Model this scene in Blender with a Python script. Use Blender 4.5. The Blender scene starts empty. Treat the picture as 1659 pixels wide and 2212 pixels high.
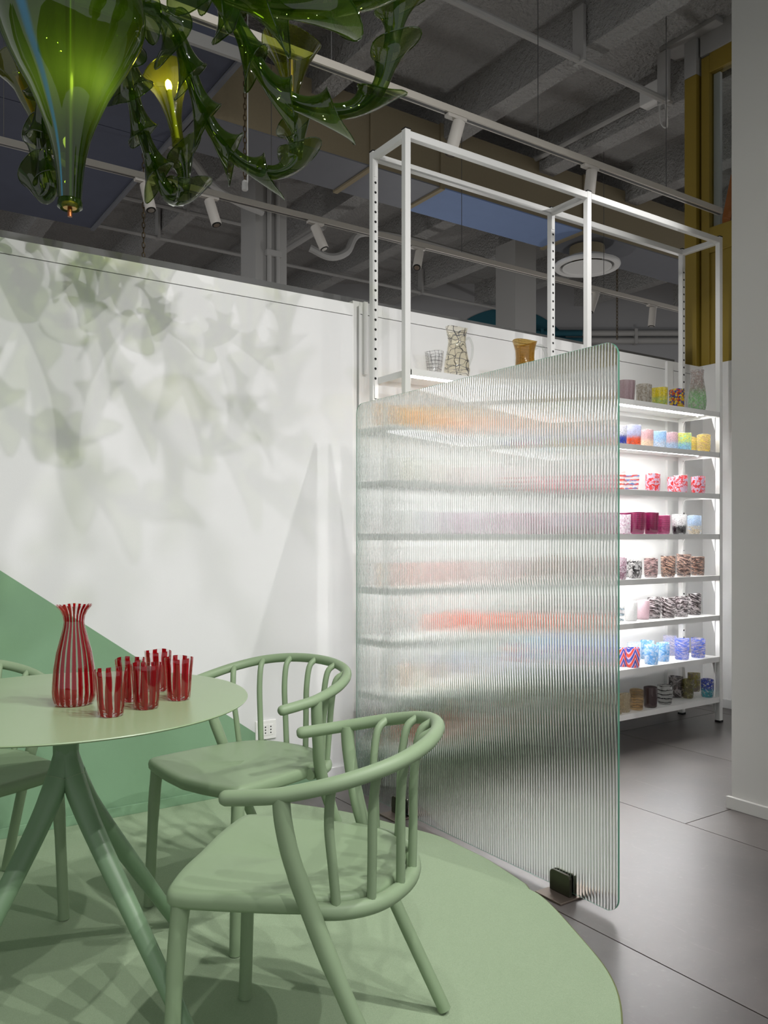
import bpy, bmesh, math, random
from mathutils import Vector, Matrix
random.seed(7)
SC = bpy.context.scene
COL = SC.collection
# ------------------------------------------------------------------ camera
FPX = 1773.0
CAMH = 1.12
A1 = math.atan2(2600.5, FPX)            # angle of +X vanishing point, to the right of the view axis
FWD = Vector((math.cos(A1), math.sin(A1), 0))
RGT = Vector((math.sin(A1), -math.cos(A1), 0))
cam = bpy.data.cameras.new('camera'); camo = bpy.data.objects.new('camera', cam); COL.objects.link(camo)
camo.location = (0, 0, CAMH)
camo.rotation_euler = (math.pi / 2, 0, math.atan2(FWD.y, FWD.x) - math.pi / 2)
cam.sensor_fit = 'HORIZONTAL'; cam.sensor_width = 36.0
cam.lens = 36.0 * FPX / 1659.0
cam.shift_y = 52.0 / 1659.0
cam.clip_start = 0.02; cam.clip_end = 100
SC.camera = camo
# ------------------------------------------------------------------ world, lamps, exposure
W = bpy.data.worlds.new('world'); SC.world = W; W.use_nodes = True
W.node_tree.nodes['Background'].inputs[0].default_value = (0.98, 0.99, 1.0, 1)
W.node_tree.nodes['Background'].inputs[1].default_value = 0.66
SC.view_settings.view_transform = 'Standard'; SC.view_settings.look = 'None'
SC.view_settings.exposure = 0.0; SC.view_settings.gamma = 1.0
SC.view_settings.use_curve_mapping = False
cy = SC.cycles
cy.max_bounces = 14; cy.transparent_max_bounces = 40; cy.transmission_bounces = 10
cy.glossy_bounces = 5; cy.diffuse_bounces = 4
cy.sample_clamp_indirect = 6.0; cy.use_denoising = True
cy.caustics_reflective = False; cy.caustics_refractive = True

def spot(name, loc, target, power, size=75, blend=0.9, radius=0.025, color=(1, 0.985, 0.965)):
    l = bpy.data.lights.new(name, 'SPOT'); o = bpy.data.objects.new(name, l); COL.objects.link(o)
    o.location = loc
    o.rotation_euler = (Vector(target) - Vector(loc)).to_track_quat('-Z', 'Y').to_euler()
    l.energy = power; l.spot_size = math.radians(size); l.spot_blend = blend
    l.shadow_soft_size = radius; l.color = color
    return o
# the row of track spots behind the camera, over the aisle
spot('track_spot_lamp', (2.42, -0.5, 3.25), (1.7, 3.0, 0.7), 120, size=95, radius=.015)
spot('track_spot_lamp', (1.60, -0.5, 3.25), (1.4, 3.2, 1.0), 120, size=95, radius=.015)
spot('track_spot_lamp', (0.75, -0.5, 3.25), (0.8, 3.2, 1.0), 92, size=95, radius=.015)
spot('track_spot_lamp', (-0.1, -0.5, 3.25), (0.6, 3.2, 0.9), 92, size=95, radius=.015)
# spots added over the seating, placed from the shadows on rug and wall
spot('track_spot_lamp', (1.5, 0.6, 3.25), (0.9, 2.0, 0.0), 130, size=80)
spot('track_spot_lamp', (0.55, 0.9, 3.25), (0.7, 3.0, 1.0), 58, size=95, radius=.03)
# spots added to brighten the glassware on the shelving
spot('track_spot_lamp', (4.1, 2.35, 3.25), (3.0, 3.2, 1.9), 28, size=100)
spot('track_spot_lamp', (2.6, 2.15, 3.25), (4.1, 3.05, 1.88), 62, size=60)

# unseen fill lamps added beyond the low partition to brighten the ceiling
for px, py, pz, pw in ((1.3, 6.6, 1.9, 17), (4.3, 5.3, 1.9, 26), (7.2, 5.2, 1.9, 22), (5.6, 7.6, 1.9, 12)):
    pl = bpy.data.lights.new('ceiling_fill_lamp', 'POINT'); po = bpy.data.objects.new('ceiling_fill_lamp', pl); COL.objects.link(po)
    po.location = (px, py, pz); pl.energy = pw; pl.shadow_soft_size = .1; pl.color = (1, .985, .96)

# ------------------------------------------------------------------ pixel helpers (frame 1659 x 2212)
def ray(u, v):
    return FWD + RGT * ((u - 829.5) / FPX) + Vector((0, 0, (1158.0 - v) / FPX))
CP = Vector((0, 0, CAMH))
def atd(u, v, d): return CP + ray(u, v) * d
def aty(u, v, Y):
    r = ray(u, v); return CP + r * (Y / r.y)
def atx(u, v, X):
    r = ray(u, v); return CP + r * (X / r.x)
def atz(u, v, Z):
    r = ray(u, v); return CP + r * ((Z - CAMH) / r.z)
def xat(u, Y):
    r = ray(u, 1158); return r.x * Y / r.y
def yat(u, X):
    r = ray(u, 1158); return r.y * X / r.x

# ------------------------------------------------------------------ mesh helpers
class MB:
    def __init__(s): s.v = []; s.f = []; s.m = []; s.uv = []
    def add(s, vs, fs, mi=0, uvs=None):
        b = len(s.v); s.v += [Vector(x) for x in vs]
        s.uv += uvs if uvs else [(0, 0)] * len(vs)
        for f in fs:
            s.f.append([b + i for i in f]); s.m.append(mi)
    def box(s, x0, x1, y0, y1, z0, z1, mi=0):
        vs = [(x0, y0, z0), (x1, y0, z0), (x1, y1, z0), (x0, y1, z0), (x0, y0, z1), (x1, y0, z1), (x1, y1, z1), (x0, y1, z1)]
        s.add(vs, [(3, 2, 1, 0), (4, 5, 6, 7), (0, 1, 5, 4), (1, 2, 6, 5), (2, 3, 7, 6), (3, 0, 4, 7)], mi)
        return s
    def prism(s, pts, axis, a0, a1, mi=0):
        n = len(pts)
        def P(p, a):
            return {'x': (a, p[0], p[1]), 'y': (p[0], a, p[1]), 'z': (p[0], p[1], a)}[axis]
        vs = [P(p, a0) for p in pts] + [P(p, a1) for p in pts]
        fs = [tuple(range(n))[::-1], tuple(range(n, 2 * n))] + [(i, (i + 1) % n, n + (i + 1) % n, n + i) for i in range(n)]
        s.add(vs, fs, mi); return s
    def tube(s, pts, r, seg=10, closed=False, caps=True, mi=0, roundcap=False):
        pts = [Vector(p) for p in pts]; n = len(pts)
        rs = r if isinstance(r, (list, tuple)) else [r] * n
        if roundcap and not closed:
            t0 = (pts[0] - pts[1]).normalized(); t1 = (pts[-1] - pts[-2]).normalized()
            pts = [pts[0] + t0 * rs[0] * .75, pts[0] + t0 * rs[0] * .5] + pts + [pts[-1] + t1 * rs[-1] * .5, pts[-1] + t1 * rs[-1] * .75]
            rs = [rs[0] * .45, rs[0] * .8] + list(rs) + [rs[-1] * .8, rs[-1] * .45]; n += 4
        T = []
        for i in range(n):
            a = pts[(i - 1) % n] if (closed or i > 0) else pts[0]
            b = pts[(i + 1) % n] if (closed or i < n - 1) else pts[-1]
            T.append((b - a).normalized())
        up = Vector((0, 0, 1)) if abs(T[0].z) < .9 else Vector((1, 0, 0))
        N = (up - T[0] * up.dot(T[0])).normalized()
        vs = []; fs = []
        for i in range(n):
            N = (N - T[i] * N.dot(T[i])).normalized(); B = T[i].cross(N)
            for k in range(seg):
                a = 2 * math.pi * k / seg
                vs.append(pts[i] + (N * math.cos(a) + B * math.sin(a)) * rs[i])
        m = n if closed else n - 1
        for i in range(m):
            for k in range(seg):
                j = (i + 1) % n
                fs.append((i * seg + k, i * seg + (k + 1) % seg, j * seg + (k + 1) % seg, j * seg + k))
        if caps and not closed:
            fs.append(tuple(range(seg))[::-1]); fs.append(tuple((n - 1) * seg + k for k in range(seg)))
        s.add(vs, fs, mi); return s
    def lathe(s, prof, seg=24, c=(0, 0, 0), mi=0, close=True, warp=None):
        c = Vector(c); n = len(prof); vs = []; fs = []; uv = []
        for i, (r, z) in enumerate(prof):
            for k in range(seg):
                a = 2 * math.pi * k / seg
                rr, zz = (r, z) if warp is None else warp(r, z, a)
                vs.append(c + Vector((rr * math.cos(a), rr * math.sin(a), zz))); uv.append((k / seg, i / max(1, n - 1)))
        for i in range(n - 1):
            for k in range(seg):
                fs.append((i * seg + k, i * seg + (k + 1) % seg, (i + 1) * seg + (k + 1) % seg, (i + 1) * seg + k))
        if close:
            if prof[0][0] > 1e-6: fs.append(tuple(range(seg))[::-1])
            if prof[-1][0] > 1e-6: fs.append(tuple((n - 1) * seg + k for k in range(seg)))
        s.add(vs, fs, mi, uv); return s
    def xform(s, M):
        s.v = [M @ x for x in s.v]; return s

ORG = {}
def build(name, mb, mats, parent=None, origin=None, smooth=None, bevel=0, bseg=2, weld=0):
    o = Vector(origin) if origin is not None else (ORG.get(parent.name, Vector((0, 0, 0))) if parent else Vector((0, 0, 0)))
    me = bpy.data.meshes.new(name)
    me.from_pydata([x - o for x in mb.v], [], mb.f)
    if not isinstance(mats, (list, tuple)): mats = [mats]
    for m in mats: me.materials.append(m)
    me.polygons.foreach_set('material_index', mb.m)
    if any(u != (0, 0) for u in mb.uv):
        l = me.uv_layers.new(name='UVMap')
        vi = [0] * len(me.loops); me.loops.foreach_get('vertex_index', vi)
        co = []
        for p in me.polygons:
            us = [mb.uv[vi[i]][0] for i in p.loop_indices]
            wrap = max(us) - min(us) > .5
            for i in p.loop_indices:
                a, b = mb.uv[vi[i]]
                co += [a + 1 if (wrap and a < .5) else a, b]
        l.data.foreach_set('uv', co)
    if weld:
        bm = bmesh.new(); bm.from_mesh(me); bmesh.ops.remove_doubles(bm, verts=bm.verts, dist=weld); bm.to_mesh(me); bm.free()
    if bevel:
        bm = bmesh.new(); bm.from_mesh(me)
        ed = [e for e in bm.edges if len(e.link_faces) == 2 and e.calc_face_angle(0) > .6]
        bmesh.ops.bevel(bm, geom=ed, offset=bevel, segments=bseg, affect='EDGES', profile=.5)
        bm.to_mesh(me); bm.free()
    if smooth is not None:
        me.shade_smooth(); me.set_sharp_from_angle(angle=math.radians(smooth))
    me.update()
    ob = bpy.data.objects.new(name, me); COL.objects.link(ob)
    if parent:
        ob.parent = parent
        if origin is not None: ob.location = o - ORG.get(parent.name, Vector((0, 0, 0)))
    elif origin is not None: ob.location = o
    ORG[ob.name] = o
    return ob
def tag(o, label=None, cat=None, group=None, kind=None):
    if label: o['label'] = label
    if cat: o['category'] = cat
    if group: o['group'] = group
    if kind: o['kind'] = kind
    return o
def thing(name, loc, label, cat, group=None):
    o = bpy.data.objects.new(name, None); COL.objects.link(o); o.location = loc
    o.empty_display_size = .05
    ORG[o.name] = Vector(loc); return tag(o, label, cat, group)
def struct(name, mb, m, **k):
    o = build(name, mb, m, **k); o['kind'] = 'structure'; return o
def copy_tree(o, parent=None):
    c = o.copy(); COL.objects.link(c); c.parent = parent
    for ch in list(o.children): copy_tree(ch, c)
    return c
def spline(pts, n=8, closed=False):
    P = [Vector(p) for p in pts]; m = len(P); out = []
    rng = m if closed else m - 1
    for i in range(rng):
        p0 = P[(i - 1) % m] if (closed or i > 0) else P[0] * 2 - P[1]
        p1 = P[i]; p2 = P[(i + 1) % m]
        p3 = P[(i + 2) % m] if (closed or i < m - 2) else P[-1] * 2 - P[-2]
        for k in range(n):
            t = k / n
            out.append(.5 * (2 * p1 + (p2 - p0) * t + (2 * p0 - 5 * p1 + 4 * p2 - p3) * t * t + (3 * p1 - p0 - 3 * p2 + p3) * t ** 3))
    if not closed: out.append(P[-1])
    return out

# ------------------------------------------------------------------ materials
def srgb(r, g, b):
    f = lambda c: (c / 255) / 12.92 if c <= 10 else (((c / 255) + .055) / 1.055) ** 2.4
    return (f(r), f(g), f(b), 1)
class NT:
    def __init__(s, name):
        s.m = bpy.data.materials.new(name); s.m.use_nodes = True; s.t = s.m.node_tree
        s.t.nodes.clear(); s.out = s.n('ShaderNodeOutputMaterial')
    def n(s, typ, **k):
        x = s.t.nodes.new(typ)
        for a, b in k.items(): setattr(x, a, b)
        return x
    def put(s, sock, val):
        if isinstance(val, bpy.types.NodeSocket): s.t.links.new(val, sock)
        elif val is not None:
            if hasattr(sock.default_value, '__len__') and not hasattr(val, '__len__'): val = (val, val, val, 1)[:len(sock.default_value)]
            sock.default_value = val
    def math(s, op, a, b=None, c=None, clamp=False):
        x = s.n('ShaderNodeMath', operation=op, use_clamp=clamp)
        s.put(x.inputs[0], a)
        if b is not None: s.put(x.inputs[1], b)
        if c is not None: s.put(x.inputs[2], c)
        return x.outputs[0]
    def mix(s, f, a, b, blend='MIX'):
        x = s.n('ShaderNodeMix', data_type='RGBA', blend_type=blend)
        s.put(x.inputs[0], f); s.put(x.inputs[6], a); s.put(x.inputs[7], b); return x.outputs[2]
    def ramp(s, f, stops, interp='LINEAR'):
        x = s.n('ShaderNodeValToRGB'); x.color_ramp.interpolation = interp
        e = x.color_ramp.elements
        while len(e) > 1: e.remove(e[0])
        e[0].position, e[0].color = stops[0]
        for p, c in stops[1:]:
            k = e.new(p); k.color = c
        s.put(x.inputs[0], f); return x.outputs[0]
    def step(s, f, lo, hi):
        x = s.n('ShaderNodeMapRange'); x.interpolation_type = 'SMOOTHSTEP'
        s.put(x.inputs[0], f); x.inputs[1].default_value = lo; x.inputs[2].default_value = hi; return x.outputs[0]
    def noise(s, vec, scale, detail=3, rough=.55, dist=0):
        x = s.n('ShaderNodeTexNoise'); s.put(x.inputs['Vector'], vec); x.inputs['Scale'].default_value = scale
        x.inputs['Detail'].default_value = detail; x.inputs['Roughness'].default_value = rough; x.inputs['Distortion'].default_value = dist
        return x.outputs[0]
    def obj(s): return s.n('ShaderNodeTexCoord').outputs['Object']
    def uv(s): return s.n('ShaderNodeTexCoord').outputs['UV']
    def mapping(s, vec, scale=(1, 1, 1), rot=(0, 0, 0), loc=(0, 0, 0)):
        x = s.n('ShaderNodeMapping'); s.put(x.inputs[0], vec); x.inputs['Scale'].default_value = scale
        x.inputs['Rotation'].default_value = rot; x.inputs['Location'].default_value = loc; return x.outputs[0]
    def bump(s, h, strength=.3, dist=.01):
        x = s.n('ShaderNodeBump'); x.inputs['Strength'].default_value = strength; x.inputs['Distance'].default_value = dist
        s.put(x.inputs['Height'], h); return x.outputs[0]
    def princ(s, col, rough=.5, metal=0, spec=.5, normal=None):
        x = s.n('ShaderNodeBsdfPrincipled')
        s.put(x.inputs['Base Color'], col); s.put(x.inputs['Roughness'], rough); s.put(x.inputs['Metallic'], metal)
        x.inputs['Specular IOR Level'].default_value = spec
        if normal is not None: s.put(x.inputs['Normal'], normal)
        return x.outputs[0]
    def mixs(s, f, a, b):
        x = s.n('ShaderNodeMixShader'); s.put(x.inputs[0], f); s.put(x.inputs[1], a); s.put(x.inputs[2], b); return x.outputs[0]
    def done(s, sh): s.t.links.new(sh, s.out.inputs[0]); return s.m
    def facing(s):
        x = s.n('ShaderNodeLayerWeight'); x.inputs[0].default_value = .5; return x.outputs['Facing']
    def schlick(s, f0=.04, gain=1.0):
        p = s.math('POWER', s.facing(), 5.0)
        return s.math('MULTIPLY_ADD', p, (1 - f0) * gain, f0)
    def gloss(s, rough=.03, col=(1, 1, 1, 1)):
        x = s.n('ShaderNodeBsdfGlossy'); x.inputs[0].default_value = col; x.inputs['Roughness'].default_value = rough; return x.outputs[0]
    def transp(s, col):
        x = s.n('ShaderNodeBsdfTransparent'); s.put(x.inputs[0], col); return x.outputs[0]

def plain(name, col, rough=.5, metal=0, spec=.4, var=.04, nscale=30, bump=0, bscale=200):
    t = NT(name); o = t.obj()
    nz = t.noise(o, nscale, 4)
    c = t.mix(nz, [x * (1 - var) for x in col[:3]] + [1], [min(1, x * (1 + var)) for x in col[:3]] + [1])
    nm = t.bump(t.noise(o, bscale, 2), bump, .004) if bump else None
    return t.done(t.princ(c, rough, metal, spec, nm))

M = {}
M['white'] = plain('white_powder_coat', srgb(226, 226, 224), .42, var=.015)
M['wallpaint'] = plain('white_wall_paint', srgb(226, 226, 225), .75, spec=.25, var=.012, nscale=3, bump=.05, bscale=300)
# wall with a painted green triangle in its lower corner
def painted(name, white):
    t = NT(name); o = t.obj(); s = t.n('ShaderNodeSeparateXYZ'); t.put(s.inputs[0], o)
    line = t.math('MULTIPLY_ADD', s.outputs[0], -0.718, 0.994 + 0.534 * 0.718)
    d = t.math('SUBTRACT', line, s.outputs[2])
    f = t.step(d, -.0012, .0012)
    nz = t.noise(o, 4, 3)
    g = t.mix(nz, srgb(122, 156, 124), srgb(130, 164, 132))
    w = t.mix(nz, [x * .985 for x in white[:3]] + [1], white)
    return t.done(t.princ(t.mix(f, w, g), .7, spec=.25, normal=t.bump(t.noise(o, 300, 2), .05, .004)))
M['painted'] = painted('wall_white_with_green_triangle', srgb(224, 224, 224))
M['bbpaint'] = painted('baseboard_white_and_green', srgb(225, 225, 225))
M['sage'] = plain('sage_green_plastic', srgb(134, 154, 122), .48, var=.02, spec=.35, bump=.03, bscale=500)
M['tabletop'] = plain('sage_green_table_top', srgb(136, 156, 120), .32, var=.015, spec=.5)
M['tableleg'] = plain('sage_green_lacquered_metal', srgb(112, 140, 108), .4, var=.02, spec=.45)
def rugmat():
    t = NT('sage_green_carpet'); o = t.obj()
    n1 = t.noise(o, 700, 2, .7); n2 = t.noise(o, 6, 4); n3 = t.noise(o, 160, 3, .7)
    c = t.mix(n1, srgb(122, 142, 112), srgb(196, 213, 182))
    c = t.mix(t.math('MULTIPLY', n2, .5), c, srgb(156, 176, 144))
    c = t.mix(t.step(n3, .35, .75), c, t.mix(.85, srgb(130, 150, 120), c))
    return t.done(t.princ(c, .95, spec=.1, normal=t.bump(n1, .5, .004)))
M['rug'] = rugmat()
M['rugedge'] = plain('olive_rug_binding', srgb(112, 120, 78), .85, var=.1, nscale=400)
def floormat():
    t = NT('dark_stoneware_tile'); o = t.obj()
    big = t.noise(o, 1.6, 5, .6, .5); fine = t.noise(o, 40, 4, .7)
    st = t.noise(t.mapping(o, (14, 1.3, 1)), 3, 4, .65, .8)
    c = t.mix(t.step(big, .3, .7), srgb(73, 69, 68), srgb(91, 86, 84))
    c = t.mix(t.math('MULTIPLY', t.step(st, .62, .78), .25), c, srgb(140, 132, 128))
    c = t.mix(t.math('MULTIPLY', t.step(fine, .55, .8), .25), c, srgb(122, 116, 113))
    r = t.math('MULTIPLY_ADD', big, .16, .26)
    return t.done(t.princ(c, r, spec=.5, normal=t.bump(fine, .04, .003)))
M['tile'] = floormat()
M['grout'] = plain('floor_grout', srgb(118, 98, 84), .9, var=.05)
def ceilmat():
    t = NT('grey_roughcast_ceiling'); o = t.obj()
    a = t.noise(o, 38, 4, .6); b = t.noise(o, 9, 3)
    c = t.mix(b, srgb(196, 195, 193), srgb(210, 209, 207))
    return t.done(t.princ(c, .9, spec=.15, normal=t.bump(a, 1.0, .08)))
M['ceil'] = ceilmat()
M['greywall'] = plain('grey_painted_wall', srgb(168, 168, 170), .85, var=.02, nscale=3)
M['columnpaint'] = plain('light_grey_wall_paint', srgb(172, 171, 167), .75, spec=.25, var=.012, nscale=3)
M['greycol'] = plain('grey_painted_column', srgb(172, 171, 169), .8, var=.02, nscale=4)
M['teal'] = plain('dark_teal_paint', srgb(40, 92, 106), .8, var=.03)
M['ducttan'] = plain('galvanised_duct_side', srgb(150, 138, 112), .6, .2, var=.08, nscale=60)
M['ductgrey'] = plain('galvanised_duct_underside', srgb(126, 128, 134), .5, .3, var=.05, nscale=12)
M['ductblue'] = plain('duct_underside_painted_blue_reflection', srgb(126, 148, 190), .6, 0, var=.05, nscale=8)  # blue light mirrored in the metal, put into the base colour
M['ductdark'] = plain('dark_blue_grey_duct', srgb(84, 89, 106), .55, .1, var=.12, nscale=5)
M['pipe'] = plain('grey_painted_pipe', srgb(176, 175, 173), .6, var=.03)
M['track'] = plain('off_white_light_track', srgb(206, 200, 190), .45, var=.015)
M['lampwhite'] = plain('off_white_spot_housing', srgb(205, 200, 193), .5, var=.015)
M['black'] = plain('black_recess', srgb(14, 14, 14), .7)
M['darktrim'] = plain('dark_grey_trim', srgb(92, 92, 91), .6)
M['ochre'] = plain('ochre_lacquered_metal', srgb(146, 124, 46), .5, var=.06, nscale=3)
M['chrome'] = plain('lamp_reflector', srgb(220, 215, 205), .15, .9)
M['bronze'] = plain('brushed_dark_nickel', srgb(74, 74, 62), .38, .85, var=.06, nscale=90)
M['plate'] = plain('brushed_brown_steel', srgb(120, 108, 100), .4, .8, var=.06, nscale=60)
M['chain'] = plain('brass_dark_chain', srgb(96, 82, 58), .45, .7)
M['socket'] = plain('white_socket_plastic', srgb(240, 239, 236), .35, var=.005)
M['brass'] = plain('brass', srgb(190, 150, 80), .3, .9)
M['copper'] = plain('copper_rod', srgb(140, 84, 52), .35, .9)
M['orangewood'] = plain('orange_wood_frame', srgb(196, 118, 58), .55, var=.15, nscale=20)
M['brownboard'] = plain('brown_backing_board', srgb(132, 104, 84), .8, var=.05)
def emis(name, col, st):
    t = NT(name); x = t.n('ShaderNodeEmission'); x.inputs[0].default_value = col; x.inputs[1].default_value = st
    return t.done(x.outputs[0])
M['led'] = emis('led_strip_glow', (1, .99, .98, 1), 29.0)
M['bulb'] = emis('warm_bulb_glow', (1, .86, .25, 1), 60.0)

def clear(name, col, f0=.04, rough=.02, deep=None):
    t = NT(name)
    c = col
    if deep is not None:
        c = t.mix(t.math('POWER', t.facing(), 1.6), col, deep)
    return t.done(t.mixs(t.schlick(f0), t.transp(c), t.gloss(rough)))
M['pane'] = clear('window_glass', (.86, .88, .87, 1), .05)
M['clearhandle'] = clear('clear_glass', (.93, .94, .93, 1), .06)
def chandmat():
    t = NT('olive_green_blown_glass')
    c = t.mix(t.math('POWER', t.facing(), 2.2), (.41, .51, .17, 1), (.03, .07, .010, 1))
    tl = t.n('ShaderNodeBsdfTranslucent'); tl.inputs[0].default_value = (.17, .30, .012, 1)
    df = t.n('ShaderNodeBsdfDiffuse'); df.inputs[0].default_value = (.03, .11, .006, 1)
    body_ = t.mixs(.5, tl.outputs[0], df.outputs[0])
    return t.done(t.mixs(t.schlick(.045), t.mixs(.10, t.transp(c), body_), t.gloss(.012)))
M['chandgreen'] = chandmat()
def bodymat():
    t = NT('iridescent_green_glass_painted_reflection')
    s = t.n('ShaderNodeSeparateXYZ'); t.put(s.inputs[0], t.uv())
    st = t.noise(t.mapping(t.uv(), (22, 1.2, 1)), 1, 4, .6, .6)
    c = t.mix(t.math('POWER', t.facing(), 1.3), (.26, .42, .05, 1), (.008, .025, .010, 1))
    tl = t.n('ShaderNodeBsdfTranslucent'); t.put(tl.inputs[0], t.mix(st, (.16, .36, .02, 1), (.42, .70, .06, 1)))
    blue = t.math('MULTIPLY', t.step(t.math('ABSOLUTE', t.math('SUBTRACT', s.outputs[0], .60)), .020, .004), .75)  # blue reflection stripe painted into the glass colour
    df = t.n('ShaderNodeBsdfDiffuse'); t.put(df.inputs[0], t.mix(st, (.005, .06, .24, 1), (.01, .20, .22, 1)))
    sh = t.mixs(.10, t.transp(c), tl.outputs[0])
    sh = t.mixs(blue, sh, df.outputs[0])
    return t.done(t.mixs(t.schlick(.045), sh, t.gloss(.02)))
M['body'] = bodymat()
def cupmat():
    t = NT('olive_green_lit_cup_glass')
    c = t.mix(t.math('POWER', t.facing(), 1.6), (.55, .62, .12, 1), (.06, .10, .015, 1))
    tl = t.n('ShaderNodeBsdfTranslucent'); tl.inputs[0].default_value = (.50, .52, .06, 1)
    return t.done(t.mixs(t.schlick(.04), t.mixs(.16, t.transp(c), tl.outputs[0]), t.gloss(.012)))
M['cup'] = cupmat()
def fluted(name, col):
    t = NT(name); g = t.n('ShaderNodeBsdfGlass'); g.inputs['Color'].default_value = col
    g.inputs['IOR'].default_value = 1.5; g.inputs['Roughness'].default_value = 0.0
    return t.done(g.outputs[0])
M['fluted'] = fluted('fluted_clear_glass', (.985, .997, .993, 1))
def edgemat():
    t = NT('green_glass_edge')
    p = t.princ(srgb(92, 146, 124), .12, 0, .6)
    g = t.n('ShaderNodeBsdfTranslucent'); g.inputs[0].default_value = srgb(110, 170, 146)
    return t.done(t.mixs(.4, p, g.outputs[0]))
M['gedge'] = edgemat()
def striped(name, n, twist=0.0, red=(.30, .004, .012, 1)):
    t = NT(name); s = t.n('ShaderNodeSeparateXYZ'); t.put(s.inputs[0], t.uv())
    wob = t.math('MULTIPLY', t.math('SUBTRACT', t.noise(t.mapping(t.uv(), (1, 1.5, 1)), 4, 1), .5), .8 * twist)
    a = t.math('MULTIPLY_ADD', s.outputs[0], n, t.math('MULTIPLY_ADD', s.outputs[1], twist, wob))
    f = t.math('FRACT', a)
    m = t.math('MULTIPLY', t.step(f, .06, .12), t.step(f, .58, .52))
    d = t.n('ShaderNodeBsdfTranslucent'); d.inputs[0].default_value = (.80, .02, .03, 1)
    d2 = t.n('ShaderNodeBsdfDiffuse'); d2.inputs[0].default_value = (.50, .010, .018, 1)
    op = t.mixs(.5, d.outputs[0], d2.outputs[0])
    rd = t.mixs(.36, t.transp((.52, .012, .03, 1)), op)
    cl = t.transp((.96, .95, .95, 1))
    sh = t.mixs(m, cl, rd)
    return t.done(t.mixs(t.schlick(.05), sh, t.gloss(.015)))
M['carafe'] = striped('red_striped_clear_glass_carafe', 20, .25)
M['redtum'] = striped('red_striped_clear_glass', 9, .45)

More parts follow.
